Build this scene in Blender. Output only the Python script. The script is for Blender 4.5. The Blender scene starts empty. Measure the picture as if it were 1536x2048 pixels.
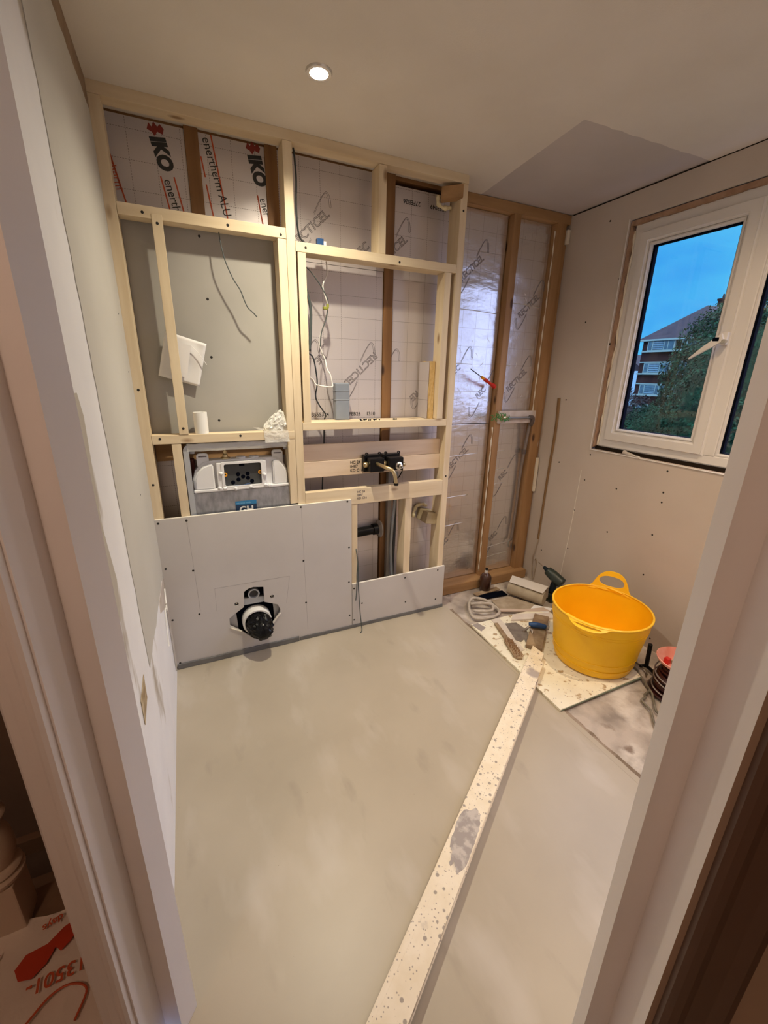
import bpy, bmesh, math, random
from mathutils import Vector, Matrix, noise
C = bpy.context.scene.collection
scn = bpy.context.scene
random.seed(7)
# ---------------- camera ----------------
cd = bpy.data.cameras.new('camera'); cam = bpy.data.objects.new('camera', cd); C.objects.link(cam)
r_ = Vector((0.90893, -0.41647, 0.01998)); u_ = Vector((0.11196, 0.28994, 0.95047)); f_ = Vector((0.40164, 0.86168, -0.31016))
cam.matrix_world = Matrix(((r_.x, u_.x, -f_.x, 0.1844), (r_.y, u_.y, -f_.y, -2.0404), (r_.z, u_.z, -f_.z, 1.4290), (0, 0, 0, 1)))
cd.sensor_fit = 'HORIZONTAL'; cd.sensor_width = 36; cd.lens = 840.84 / 1536 * 36; cd.clip_start = 0.02; cd.clip_end = 500
scn.camera = cam
# ---------------- world and exposure ----------------
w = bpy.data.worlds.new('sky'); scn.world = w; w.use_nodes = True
nt = w.node_tree; nt.nodes.clear()
out = nt.nodes.new('ShaderNodeOutputWorld'); bg = nt.nodes.new('ShaderNodeBackground')
tc = nt.nodes.new('ShaderNodeTexCoord'); mp = nt.nodes.new('ShaderNodeMapping'); nz = nt.nodes.new('ShaderNodeTexNoise')
cr = nt.nodes.new('ShaderNodeValToRGB')
mp.inputs['Scale'].default_value = (1.5, 3.0, 7.0); nz.inputs['Scale'].default_value = 1.7; nz.inputs['Detail'].default_value = 5
cr.color_ramp.elements[0].position = 0.32; cr.color_ramp.elements[0].color = (0.045, 0.36, 0.93, 1)
cr.color_ramp.elements[1].position = 0.68; cr.color_ramp.elements[1].color = (0.09, 0.58, 1.0, 1)
nt.links.new(tc.outputs['Generated'], mp.inputs[0]); nt.links.new(mp.outputs[0], nz.inputs[0]); nt.links.new(nz.outputs[0], cr.inputs[0])
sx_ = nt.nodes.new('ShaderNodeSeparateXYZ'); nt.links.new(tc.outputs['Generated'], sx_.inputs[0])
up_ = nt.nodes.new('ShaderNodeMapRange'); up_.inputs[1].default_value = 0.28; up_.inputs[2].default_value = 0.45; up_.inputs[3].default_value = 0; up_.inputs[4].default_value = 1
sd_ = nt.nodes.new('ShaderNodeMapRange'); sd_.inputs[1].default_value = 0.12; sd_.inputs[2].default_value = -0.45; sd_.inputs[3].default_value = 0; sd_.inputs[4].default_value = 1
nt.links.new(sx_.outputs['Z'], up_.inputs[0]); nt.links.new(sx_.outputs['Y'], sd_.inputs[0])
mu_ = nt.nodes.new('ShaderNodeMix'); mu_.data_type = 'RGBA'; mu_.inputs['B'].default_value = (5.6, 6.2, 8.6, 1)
mc_ = nt.nodes.new('ShaderNodeMix'); mc_.data_type = 'RGBA'; mc_.inputs['B'].default_value = (1.5, 1.8, 3.0, 1)   # sky brightened overhead and to one side, out of view, to light the room
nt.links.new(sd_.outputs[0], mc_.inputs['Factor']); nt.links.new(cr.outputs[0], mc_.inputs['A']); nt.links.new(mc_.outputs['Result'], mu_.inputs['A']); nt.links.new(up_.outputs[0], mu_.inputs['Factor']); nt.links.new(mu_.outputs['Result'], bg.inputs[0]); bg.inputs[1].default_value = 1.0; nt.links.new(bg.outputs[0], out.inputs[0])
vs = scn.view_settings; vs.view_transform = 'Standard'; vs.look = 'None'; vs.gamma = 1; vs.exposure = 0.0; vs.use_curve_mapping = False

def spot(name, loc, e, col, size=0.03, ang=150, blend=0.6, tgt=None):
    l = bpy.data.lights.new(name, 'SPOT'); l.energy = e; l.color = col; l.shadow_soft_size = size
    l.spot_size = math.radians(ang); l.spot_blend = blend
    o = bpy.data.objects.new(name, l); C.objects.link(o); o.location = loc
    return o
LAMPS = [(0.695, -0.380), (1.88, -1.23), (1.35, -1.78)]
WARM = (1.0, 0.80, 0.58)
spot('lamp_beam', (LAMPS[0][0], LAMPS[0][1], 2.325), 52, (1.0, 0.90, 0.70), 0.020, 88, 1.0)     # bright core of each lamp and its wide spill
spot('lamp_beam', (LAMPS[0][0], LAMPS[0][1], 2.325), 50, (1.0, 0.89, 0.68), 0.020, 148, 1.0)
spot('lamp_beam', (LAMPS[1][0], LAMPS[1][1], 2.325), 44, (1.0, 0.74, 0.48), 0.020, 86, 1.0)
spot('lamp_beam', (LAMPS[1][0], LAMPS[1][1], 2.325), 22, (1.0, 0.74, 0.48), 0.020, 150, 1.0)
spot('lamp_beam', (LAMPS[2][0], LAMPS[2][1], 2.325), 15, (1.0, 0.84, 0.72), 0.020, 156, 1.0)  # added unseen downlight that brightens the left door lining
for loc, e, col in [((-0.75, -2.3, 2.15), 16.0, (1.0, 0.68, 0.48))]:
    l = bpy.data.lights.new('landing_lamp_glow', 'POINT'); l.energy = e; l.color = col; l.shadow_soft_size = 0.06
    o = bpy.data.objects.new('landing_lamp_glow', l); C.objects.link(o); o.location = loc

# ---------------- materials ----------------
def newmat(name):
    m = bpy.data.materials.new(name); m.use_nodes = True
    return m, m.node_tree, m.node_tree.nodes['Principled BSDF']
def rgb(c): return (c[0], c[1], c[2], 1)
def mat(name, col, rough=0.6, metal=0.0, col2=None, nscale=8, stretch=(1, 1, 1), bump=0.0, bscale=None, lo=0.35, hi=0.65, detail=4, trans=0.0, emis=None, estr=0, alpha=1.0, sub=0, coat=0):
    m, t, b = newmat(name); N = t.nodes; L = t.links
    b.inputs['Base Color'].default_value = rgb(col); b.inputs['Roughness'].default_value = rough; b.inputs['Metallic'].default_value = metal
    if trans: b.inputs['Transmission Weight'].default_value = trans
    if alpha < 1: b.inputs['Alpha'].default_value = alpha
    if coat: b.inputs['Coat Weight'].default_value = coat
    if sub: b.inputs['Subsurface Weight'].default_value = sub
    if emis: b.inputs['Emission Color'].default_value = rgb(emis); b.inputs['Emission Strength'].default_value = estr
    if col2 or bump:
        g = N.new('ShaderNodeNewGeometry'); mpn = N.new('ShaderNodeMapping'); mpn.inputs['Scale'].default_value = stretch
        n = N.new('ShaderNodeTexNoise'); n.inputs['Scale'].default_value = nscale; n.inputs['Detail'].default_value = detail
        L.new(g.outputs['Position'], mpn.inputs[0]); L.new(mpn.outputs[0], n.inputs[0])
        if col2:
            c = N.new('ShaderNodeValToRGB'); e = c.color_ramp.elements
            e[0].position = lo; e[0].color = rgb(col); e[1].position = hi; e[1].color = rgb(col2)
            L.new(n.outputs[0], c.inputs[0]); L.new(c.outputs[0], b.inputs['Base Color'])
        if bump:
            src = n
            if bscale:
                src = N.new('ShaderNodeTexNoise'); src.inputs['Scale'].default_value = bscale; src.inputs['Detail'].default_value = 5
                L.new(mpn.outputs[0], src.inputs[0])
            bp = N.new('ShaderNodeBump'); bp.inputs['Strength'].default_value = bump; bp.inputs['Distance'].default_value = 0.01
            L.new(src.outputs[0], bp.inputs['Height']); L.new(bp.outputs[0], b.inputs['Normal'])
    return m
def mixin(m, col, nscale, lo, hi, stretch=(1, 1, 1), detail=4, vor=False, off=(0, 0, 0)):
    """lay a second patchy colour over what the base colour has"""
    t = m.node_tree; N = t.nodes; L = t.links; b = N['Principled BSDF']
    g = N.new('ShaderNodeNewGeometry'); mpn = N.new('ShaderNodeMapping'); mpn.inputs['Scale'].default_value = stretch; mpn.inputs['Location'].default_value = off
    n = N.new('ShaderNodeTexVoronoi' if vor else 'ShaderNodeTexNoise'); n.inputs['Scale'].default_value = nscale
    if not vor: n.inputs['Detail'].default_value = detail
    mr = N.new('ShaderNodeMapRange'); mr.inputs[1].default_value = lo; mr.inputs[2].default_value = hi
    if vor: mr.inputs[3].default_value = 1; mr.inputs[4].default_value = 0
    mx = N.new('ShaderNodeMix'); mx.data_type = 'RGBA'
    L.new(g.outputs['Position'], mpn.inputs[0]); L.new(mpn.outputs[0], n.inputs[0]); L.new(n.outputs['Distance' if vor else 0], mr.inputs[0])
    lk = b.inputs['Base Color'].links
    if lk: L.new(lk[0].from_socket, mx.inputs['A'])
    else: mx.inputs['A'].default_value = b.inputs['Base Color'].default_value
    mx.inputs['B'].default_value = rgb(col); L.new(mr.outputs[0], mx.inputs['Factor']); L.new(mx.outputs['Result'], b.inputs['Base Color'])
    return m
def wood(name, a, b_, axis, knot=None, sc=26):
    st = {'x': (0.10, 1, 1), 'y': (1, 0.10, 1), 'z': (1, 1, 0.10)}[axis]
    m = mat(name, a, 0.62, col2=b_, nscale=sc, stretch=st, bump=0.12, lo=0.3, hi=0.7, detail=6)
    if knot:
        ks = {'x': (0.45, 1, 1), 'y': (1, 0.45, 1), 'z': (1, 1, 0.45)}[axis]
        mixin(m, knot, 9, 0.07, 0.15, ks, vor=True)
    return m
PA, PB, PK = (0.66, 0.52, 0.335), (0.78, 0.655, 0.465), (0.30, 0.18, 0.09)
pine_z = wood('new_pine_upright', PA, PB, 'z', PK); pine_x = wood('new_pine_level', PA, PB, 'x', PK)
plank_x = wood('planed_plank', (0.66, 0.51, 0.38), (0.78, 0.64, 0.50), 'x', (0.38, 0.22, 0.13))
OA, OB, OK_ = (0.17, 0.075, 0.022), (0.30, 0.15, 0.055), (0.05, 0.02, 0.01)
old_z = wood('aged_timber_upright', OA, OB, 'z', OK_, 20); old_x = wood('aged_timber_level', OA, OB, 'x', OK_, 20)
bay_z = wood('weathered_stud', (0.28, 0.145, 0.055), (0.42, 0.24, 0.11), 'z', (0.07, 0.03, 0.015), 18); bay_x = wood('weathered_plate', (0.28, 0.15, 0.06), (0.44, 0.26, 0.12), 'x', (0.08, 0.035, 0.015), 18)
board_g = mat('grey_plasterboard', (0.54, 0.51, 0.49), 0.75, col2=(0.58, 0.55, 0.53), nscale=3, bump=0.02, bscale=300)
board_b = mat('plasterboard_core', (0.80, 0.76, 0.68), 0.8)
board_r = mat('plasterboard_buff', (0.55, 0.475, 0.41), 0.8, col2=(0.59, 0.515, 0.45), nscale=2.5, bump=0.02, bscale=300)
board_c = mat('ceiling_plasterboard', (0.50, 0.455, 0.44), 0.8, col2=(0.54, 0.49, 0.475), nscale=3)
ceil_m = mat('ceiling_plaster', (0.69, 0.64, 0.58), 0.85, col2=(0.73, 0.68, 0.62), nscale=4, bump=0.06, bscale=180)
plaster_w = mat('white_painted_plaster', (0.82, 0.82, 0.86), 0.7, col2=(0.87, 0.87, 0.90), nscale=5, bump=0.05, bscale=60)
mixin(plaster_w, (0.45, 0.40, 0.34), 4.5, 0.60, 0.66, (1, 1, 0.35), off=(0, .3, .2))
gloss_w = mat('white_gloss_paint', (0.82, 0.79, 0.79), 0.35, col2=(0.86, 0.83, 0.83), nscale=4, bump=0.02, bscale=80)
land_m = mat('landing_wall_paint', (0.36, 0.26, 0.20), 0.8, col2=(0.40, 0.29, 0.22), nscale=5)
screed = mat('screed', (0.385, 0.330, 0.250), 0.38, col2=(0.46, 0.400, 0.31), nscale=2.2, bump=0.04, bscale=9, lo=0.3, hi=0.7, detail=7)
mixin(screed, (0.53, 0.48, 0.41), 3.2, 0.56, 0.80, (1.6, 0.7, 1)); mixin(screed, (0.33, 0.28, 0.215), 6.5, 0.62, 0.82, (1.5, 0.6, 1), 6)
mixin(screed, (0.18, 0.15, 0.12), 18, 0.012, 0.022, vor=True)
slab = mat('old_slab', (0.27, 0.23, 0.20), 0.75, col2=(0.50, 0.43, 0.37), nscale=7, bump=0.5, bscale=30, lo=0.35, hi=0.62, detail=8)
mixin(slab, (0.64, 0.58, 0.52), 5.0, 0.50, 0.61, detail=9, off=(.4, .1, 0)); mixin(slab, (0.24, 0.18, 0.14), 11, 0.60, 0.72, detail=8, off=(2, 0, 0))
foam = mat('yellow_foam', (0.70, 0.60, 0.36), 0.9, col2=(0.80, 0.72, 0.50), nscale=60, bump=0.8)
foam_edge = mat('insulation_core', (0.62, 0.42, 0.17), 0.85, col2=(0.72, 0.52, 0.24), nscale=50, bump=0.5)
caulk = mat('pale_filler', (0.75, 0.68, 0.56), 0.8, bump=0.5, nscale=60)
def foil(name, base, rough, wrinkle, gridc, metal=0.55, gx=0.095, gz=0.1):
    m, t, b = newmat(name); N = t.nodes; L = t.links
    b.inputs['Metallic'].default_value = metal; b.inputs['Roughness'].default_value = rough
    g = N.new('ShaderNodeNewGeometry'); sp = N.new('ShaderNodeSeparateXYZ'); L.new(g.outputs['Position'], sp.inputs[0])
    def M(op, a, bb=None):
        n = N.new('ShaderNodeMath'); n.operation = op
        for i, v in enumerate((a, bb)):
            if v is None: continue
            if isinstance(v, (int, float)): n.inputs[i].default_value = v
            else: L.new(v, n.inputs[i])
        return n.outputs[0]
    def line(axis, other, period, wd):
        fr = M('FRACT', M('DIVIDE', axis, period)); ln = M('LESS_THAN', fr, wd / period)
        dash = M('LESS_THAN', M('FRACT', M('DIVIDE', other, 0.009)), 0.6)
        return M('MULTIPLY', ln, dash)
    grid = M('MAXIMUM', line(sp.outputs['X'], sp.outputs['Z'], gx, 0.0020), line(sp.outputs['Z'], sp.outputs['X'], gz, 0.0020))
    mx = N.new('ShaderNodeMix'); mx.data_type = 'RGBA'; mx.inputs['A'].default_value = rgb(base); mx.inputs['B'].default_value = rgb(gridc)
    L.new(M('MULTIPLY', grid, 0.75), mx.inputs['Factor']); L.new(mx.outputs['Result'], b.inputs['Base Color'])
    n1 = N.new('ShaderNodeTexNoise'); n1.inputs['Scale'].default_value = 22; n1.inputs['Detail'].default_value = 3
    mp_ = N.new('ShaderNodeMapping'); mp_.inputs['Scale'].default_value = (0.8, 1, 1.6); L.new(g.outputs['Position'], mp_.inputs[0]); L.new(mp_.outputs[0], n1.inputs[0])
    n2 = N.new('ShaderNodeTexNoise'); n2.inputs['Scale'].default_value = 3.5; n2.inputs['Distortion'].default_value = 0.5; L.new(mp_.outputs[0], n2.inputs[0])
    h = M('ADD', M('MULTIPLY', n1.outputs[0], 0.25), n2.outputs[0])
    bp = N.new('ShaderNodeBump'); bp.inputs['Strength'].default_value = wrinkle; bp.inputs['Distance'].default_value = 0.02
    L.new(h, bp.inputs['Height']); L.new(bp.outputs[0], b.inputs['Normal'])
    return m
foil_a = foil('foil_facing', (0.66, 0.61, 0.61), 0.40, 0.12, (0.14, 0.11, 0.10), 0.40)
foil_b = foil('creased_foil_facing', (0.80, 0.78, 0.78), 0.27, 0.45, (0.3, 0.26, 0.25), 0.85)
print_k = mat('black_print', (0.03, 0.03, 0.03), 0.6); print_g = mat('grey_print', (0.16, 0.14, 0.15), 0.6); print_r = mat('red_print', (0.55, 0.09, 0.03), 0.6); print_dr = mat('dark_red_print', (0.25, 0.03, 0.02), 0.6)
dark = mat('black_plastic', (0.006, 0.006, 0.007), 0.35); vdark = mat('shadow_gap', (0.02, 0.014, 0.01), 0.9)
galv = mat('galvanised_steel', (0.33, 0.34, 0.37), 0.42, 0.75, col2=(0.50, 0.51, 0.55), nscale=45, stretch=(1, 1, .5))
greymetal = mat('grey_coated_steel', (0.50, 0.53, 0.58), 0.4, 0.3)
polyst = mat('white_moulded_plastic', (0.78, 0.78, 0.80), 0.45, bump=0.05, nscale=30)
clearfilm = mat('clear_film', (0.93, 0.93, 0.90), 0.12, trans=0.0, alpha=0.38, bump=0.6, nscale=25)
film_g = mat('loose_plastic_film', (0.90, 0.89, 0.84), 0.18, alpha=0.62, bump=0.8, nscale=40)
orange_p = mat('orange_plastic', (0.85, 0.36, 0.02), 0.4); blue_p = mat('blue_plastic', (0.01, 0.06, 0.19), 0.45); navy_p = mat('navy_label', (0.01, 0.035, 0.09), 0.5)
brass = mat('brass', (0.62, 0.50, 0.28), 0.28, 0.9); steel = mat('bright_steel', (0.62, 0.62, 0.62), 0.25, 1.0)
greyplast = mat('grey_duct_plastic', (0.23, 0.26, 0.31), 0.35, col2=(0.27, 0.30, 0.35), nscale=10); greyhose = mat('grey_hose', (0.33, 0.36, 0.40), 0.35)
wire_g = mat('grey_cable', (0.07, 0.085, 0.085), 0.5); wire_w = mat('white_cable', (0.82, 0.80, 0.76), 0.4); wire_k = mat('black_cable', (0.02, 0.025, 0.03), 0.4)
paper = mat('white_paper', (0.80, 0.79, 0.79), 0.8, col2=(0.86, 0.85, 0.85), nscale=12); white_m = mat('white_plastic', (0.84, 0.83, 0.80), 0.4)
upvc = mat('white_upvc', (0.72, 0.69, 0.66), 0.32); gasket = mat('black_gasket', (0.002, 0.003, 0.008), 1.0); foamwood = mat('rough_packer', (0.33, 0.20, 0.13), 0.9, col2=(0.42, 0.27, 0.18), nscale=30, bump=0.8)
yellow = mat('yellow_rubber', (0.96, 0.52, 0.003), 0.42, col2=(1.0, 0.57, 0.006), nscale=6, sub=0.0)
red_dusty = mat('dusty_red_plastic', (0.70, 0.24, 0.18), 0.6, col2=(0.80, 0.42, 0.34), nscale=14); red_p = mat('red_plastic', (0.60, 0.02, 0.01), 0.35); reel_k = mat('dark_reel', (0.035, 0.008, 0.008), 0.35)
cable_o = mat('dusty_olive_cable', (0.13, 0.115, 0.085), 0.6, col2=(0.22, 0.195, 0.15), nscale=30)
coat_b = mat('splattered_white_board', (0.88, 0.84, 0.69), 0.55, col2=(0.80, 0.74, 0.59), nscale=9)
mixin(coat_b, (0.45, 0.33, 0.19), 30, 0.60, 0.66, detail=6); mixin(coat_b, (0.33, 0.30, 0.28), 55, 0.10, 0.16, vor=True)
beam_m = mat('splashed_timber', (0.78, 0.68, 0.51), 0.65, col2=(0.84, 0.75, 0.60), nscale=20, bump=0.1)
mixin(beam_m, (0.36, 0.31, 0.26), 34, 0.16, 0.21, vor=True); mixin(beam_m, (0.40, 0.34, 0.28), 95, 0.15, 0.22, vor=True); mixin(beam_m, (0.42, 0.36, 0.32), 6, 0.62, 0.68, detail=9); mixin(beam_m, (0.38, 0.30, 0.22), 60, 0.68, 0.72, detail=5)
browned = mat('stained_plank', (0.22, 0.14, 0.08), 0.7, col2=(0.40, 0.30, 0.19), nscale=14, bump=0.2)
card = mat('dusty_card', (0.34, 0.27, 0.19), 0.85, col2=(0.46, 0.38, 0.29), nscale=16); rollm = mat('dusty_roll', (0.36, 0.30, 0.22), 0.85, col2=(0.44, 0.38, 0.29), nscale=18, bump=0.2)
coilm = mat('dusty_hose', (0.42, 0.37, 0.32), 0.8, col2=(0.52, 0.46, 0.40), nscale=40); blade_m = mat('smeared_blade', (0.30, 0.27, 0.25), 0.35, 0.6, col2=(0.42, 0.38, 0.34), nscale=20)
drill_g = mat('dark_green_plastic', (0.018, 0.030, 0.026), 0.4); drill_k = mat('blue_black_rubber', (0.008, 0.016, 0.026), 0.6)
amber = mat('amber_plastic', (0.045, 0.018, 0.012), 0.18, col2=(0.06, 0.024, 0.016), nscale=8, coat=0.3)
rusty = mat('rusty_comb', (0.22, 0.09, 0.03), 0.7, col2=(0.36, 0.18, 0.07), nscale=50)
strip_g = mat('grey_edge_foam', (0.12, 0.12, 0.125), 0.25, col2=(0.17, 0.168, 0.168), nscale=10)
green_p = mat('green_tape', (0.05, 0.22, 0.05), 0.5); screw_m = mat('screw_head', (0.012, 0.010, 0.009), 0.7)
bagp = mat('black_bag', (0.003, 0.003, 0.004), 0.28)
for _m in (dark, bagp, drill_k): _m.node_tree.nodes['Principled BSDF'].inputs['Specular IOR Level'].default_value = 0.22
lampglow = mat('lamp_glow', (1, 1, 1), 0.5, emis=(1.0, 0.93, 0.78), estr=30); chrome = mat('lamp_rim', (0.75, 0.72, 0.68), 0.25, 0.6)
sheet_m = mat('crinkled_polythene', (0.74, 0.64, 0.56), 0.20, col2=(0.82, 0.73, 0.65), nscale=5, bump=0.35, bscale=30, detail=3)
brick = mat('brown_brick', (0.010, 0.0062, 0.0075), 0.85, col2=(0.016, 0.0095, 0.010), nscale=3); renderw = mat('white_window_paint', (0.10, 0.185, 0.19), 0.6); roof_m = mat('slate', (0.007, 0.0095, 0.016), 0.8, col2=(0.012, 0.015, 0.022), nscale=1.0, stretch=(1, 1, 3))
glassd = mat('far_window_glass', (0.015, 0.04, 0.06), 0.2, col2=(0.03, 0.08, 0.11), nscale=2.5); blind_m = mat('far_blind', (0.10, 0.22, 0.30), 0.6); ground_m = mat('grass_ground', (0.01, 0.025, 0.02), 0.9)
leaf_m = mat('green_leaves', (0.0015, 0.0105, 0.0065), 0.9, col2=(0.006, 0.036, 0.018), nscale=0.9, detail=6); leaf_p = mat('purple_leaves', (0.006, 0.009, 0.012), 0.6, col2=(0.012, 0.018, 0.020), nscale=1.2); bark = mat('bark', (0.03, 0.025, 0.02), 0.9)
for _m in (gasket, vdark, brick, roof_m, leaf_m, leaf_p, bark, renderw, ground_m): _m.node_tree.nodes['Principled BSDF'].inputs['Specular IOR Level'].default_value = 0.05
gm, gt, gb = newmat('window_glass'); gt.nodes.remove(gb); _tr = gt.nodes.new('ShaderNodeBsdfTransparent'); _gl = gt.nodes.new('ShaderNodeBsdfGlossy'); _gl.inputs['Roughness'].default_value = 0.02; _ms = gt.nodes.new('ShaderNodeMixShader'); _ms.inputs[0].default_value = 0.04
gt.links.new(_tr.outputs[0], _ms.inputs[1]); gt.links.new(_gl.outputs[0], _ms.inputs[2]); gt.links.new(_ms.outputs[0], gt.nodes['Material Output'].inputs[0])
# ---------------- mesh helpers ----------------
def link(name, bm, m, parent=None, smooth=False, loc=None, autosmooth=None):
    me = bpy.data.meshes.new(name)
    bmesh.ops.recalc_face_normals(bm, faces=bm.faces[:])
    vs_ = [v.co for v in bm.verts]
    if parent is not None:
        org = parent.matrix_world.translation if False else Vector(parent['_o']) if '_o' in parent else Vector((0, 0, 0))
        o_loc = Vector((0, 0, 0)); shift = org
    else:
        mn = Vector((min(v.x for v in vs_), min(v.y for v in vs_), min(v.z for v in vs_))); mxv = Vector((max(v.x for v in vs_), max(v.y for v in vs_), max(v.z for v in vs_)))
        shift = Vector(((mn.x + mxv.x) / 2, (mn.y + mxv.y) / 2, mn.z)); o_loc = shift
    for v in bm.verts: v.co -= shift
    bm.to_mesh(me); bm.free()
    for p in me.polygons: p.use_smooth = smooth
    if autosmooth:
        me.shade_smooth() if hasattr(me, 'shade_smooth') else None
        me.set_sharp_from_angle(angle=math.radians(autosmooth))
    if isinstance(m, (list, tuple)):
        for x in m: me.materials.append(x)
    else: me.materials.append(m)
    o = bpy.data.objects.new(name, me); C.objects.link(o); o.location = o_loc
    o['_o'] = tuple(shift)
    if parent is not None: o.parent = parent
    return o
def tag(o, label, cat, group=None):
    o['label'] = label; o['category'] = cat
    if group: o['group'] = group
    return o
def struct(o):
    o['kind'] = 'structure'; return o
def thing(name, loc, label, cat, group=None):
    o = bpy.data.objects.new(name, None); C.objects.link(o); o.location = loc; o.empty_display_size = 0.05
    o['_o'] = tuple(loc); return tag(o, label, cat, group)
def box(bm, a, b, bev=0.0):
    a, b = Vector([min(x, y) for x, y in zip(a, b)]), Vector([max(x, y) for x, y in zip(a, b)])
    r = bmesh.ops.create_cube(bm, size=1); vs2 = r['verts']
    for v in vs2: v.co = Vector(((a.x + b.x) / 2 + v.co.x * (b.x - a.x), (a.y + b.y) / 2 + v.co.y * (b.y - a.y), (a.z + b.z) / 2 + v.co.z * (b.z - a.z)))
    if bev:
        es = list({e for v in vs2 for e in v.link_edges})
        bmesh.ops.bevel(bm, geom=es, offset=bev, segments=2, affect='EDGES', profile=0.6)
    return bm
def B(a, b, bev=0.0015): return box(bmesh.new(), a, b, bev)
def obox(bm, c, ax, ay, az, size, bev=0.0):
    """box centred at c with axes ax ay az (unit vectors)"""
    r = bmesh.ops.create_cube(bm, size=1); vs2 = r['verts']; ax, ay, az = Vector(ax).normalized(), Vector(ay).normalized(), Vector(az).normalized()
    for v in vs2: v.co = Vector(c) + ax * v.co.x * size[0] + ay * v.co.y * size[1] + az * v.co.z * size[2]
    if bev:
        es = list({e for v in vs2 for e in v.link_edges}); bmesh.ops.bevel(bm, geom=es, offset=bev, segments=2, affect='EDGES')
    return bm
def catmull(pts, n=8):
    P = [Vector(p) for p in pts]
    if len(P) < 3: return P
    P = [P[0] * 2 - P[1]] + P + [P[-1] * 2 - P[-2]]; out_ = []
    for i in range(1, len(P) - 2):
        for k in range(n):
            t = k / n; a, b, c, d = P[i - 1], P[i], P[i + 1], P[i + 2]
            out_.append(0.5 * ((2 * b) + (c - a) * t + (2 * a - 5 * b + 4 * c - d) * t * t + (3 * b - a - 3 * c + d) * t ** 3))
    out_.append(P[-2]); return out_
def tube(bm, pts, r, seg=10, smooth=6, cap=True):
    P = catmull(pts, smooth) if smooth else [Vector(p) for p in pts]
    rs = r if callable(r) else (lambda t: r); rings = []; n_prev = None
    for i, p in enumerate(P):
        d = (P[min(i + 1, len(P) - 1)] - P[max(i - 1, 0)]).normalized()
        if n_prev is None:
            n_prev = d.orthogonal().normalized()
        n_ = (n_prev - d * n_prev.dot(d)); n_ = n_.normalized() if n_.length > 1e-6 else d.orthogonal().normalized(); b_ = d.cross(n_); n_prev = n_
        rr = rs(i / max(1, len(P) - 1))
        rings.append([bm.verts.new(p + (n_ * math.cos(2 * math.pi * k / seg) + b_ * math.sin(2 * math.pi * k / seg)) * rr) for k in range(seg)])
    for a, b in zip(rings, rings[1:]):
        for k in range(seg): bm.faces.new((a[k], a[(k + 1) % seg], b[(k + 1) % seg], b[k]))
    if cap: bm.faces.new(rings[0][::-1]); bm.faces.new(rings[-1])
    return bm
def T(pts, r, seg=10, smooth=6): return tube(bmesh.new(), pts, r, seg, smooth)
def lathe(bm, prof, c=(0, 0, 0), axis=(0, 0, 1), seg=32, close=False):
    """prof: list of (r, h) along the axis"""
    az = Vector(axis).normalized(); ax = az.orthogonal().normalized(); ay = az.cross(ax); c = Vector(c); rings = []
    for r, h in prof:
        if r < 1e-6: rings.append([bm.verts.new(c + az * h)])
        else: rings.append([bm.verts.new(c + az * h + (ax * math.cos(2 * math.pi * k / seg) + ay * math.sin(2 * math.pi * k / seg)) * r) for k in range(seg)])
    pairs = list(zip(rings, rings[1:])) + ([(rings[-1], rings[0])] if close else [])
    for a, b in pairs:
        for k in range(seg):
            k2 = (k + 1) % seg
            if len(a) == 1 and len(b) == 1: continue
            if len(a) == 1: bm.faces.new((a[0], b[k2], b[k]))
            elif len(b) == 1: bm.faces.new((a[k], a[k2], b[0]))
            else: bm.faces.new((a[k], a[k2], b[k2], b[k]))
    return bm
def prism(bm, loop, ext, holes=(), mk=None):
    """flat outline (with holes) given as 3D points, extruded by vector ext"""
    edges = []
    for lp in [loop] + list(holes):
        v = [bm.verts.new(Vector(p)) for p in lp]
        edges += [bm.edges.new((v[i], v[(i + 1) % len(v)])) for i in range(len(v))]
    r = bmesh.ops.triangle_fill(bm, use_beauty=True, use_dissolve=False, edges=edges)
    fs = [g for g in r['geom'] if isinstance(g, bmesh.types.BMFace)]
    e = bmesh.ops.extrude_face_region(bm, geom=fs)
    nv = [g for g in e['geom'] if isinstance(g, bmesh.types.BMVert)]
    bmesh.ops.translate(bm, verts=nv, vec=Vector(ext))
    return bm
def xz(pts, y): return [(x, y, z) for x, z in pts]
def rough_edge(p, q, n, amp, seed=0):
    """points from p to q in 2D with a ragged wobble"""
    rnd = random.Random(seed); o_ = []
    dx, dy = q[0] - p[0], q[1] - p[1]; L_ = math.hypot(dx, dy)
    for i in range(n):
        t = i / n; a = rnd.uniform(-amp, amp) if i else 0
        o_.append((p[0] + dx * t - dy / L_ * a, p[1] + dy * t + dx / L_ * a))
    return o_
def text(s, size, org, ex, ez, m, parent, name, outline=0.0, shear=0.0, off=0.0, align='LEFT', sx=1.0):
    cu = bpy.data.curves.new(name, 'FONT'); cu.body = s; cu.size = size; cu.shear = shear; cu.offset = off; cu.align_x = align; cu.resolution_u = 4
    if outline: cu.fill_mode = 'NONE'; cu.bevel_depth = outline; cu.bevel_resolution = 0
    else: cu.extrude = 0.0002
    tmp = bpy.data.objects.new('tmp', cu); C.objects.link(tmp)
    dg = bpy.context.evaluated_depsgraph_get(); me = bpy.data.meshes.new_from_object(tmp.evaluated_get(dg))
    bpy.data.objects.remove(tmp)
    ex = Vector(ex).normalized(); ez = Vector(ez).normalized(); en = ex.cross(ez)
    bm = bmesh.new(); bm.from_mesh(me); bpy.data.meshes.remove(me)
    for v in bm.verts: v.co = Vector(org) + ex * v.co.x * sx + ez * v.co.y + en * v.co.z
    return link(name, bm, m, parent)
def screw(parent, p, n, r=0.0035):
    r *= 1.35
    bm = bmesh.new(); lathe(bm, [(0, 0.0012), (r * .7, 0.0012), (r, 0.0), (r, -0.002)], p, n, 10)
    return link('screw', bm, screw_m, parent)
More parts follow.
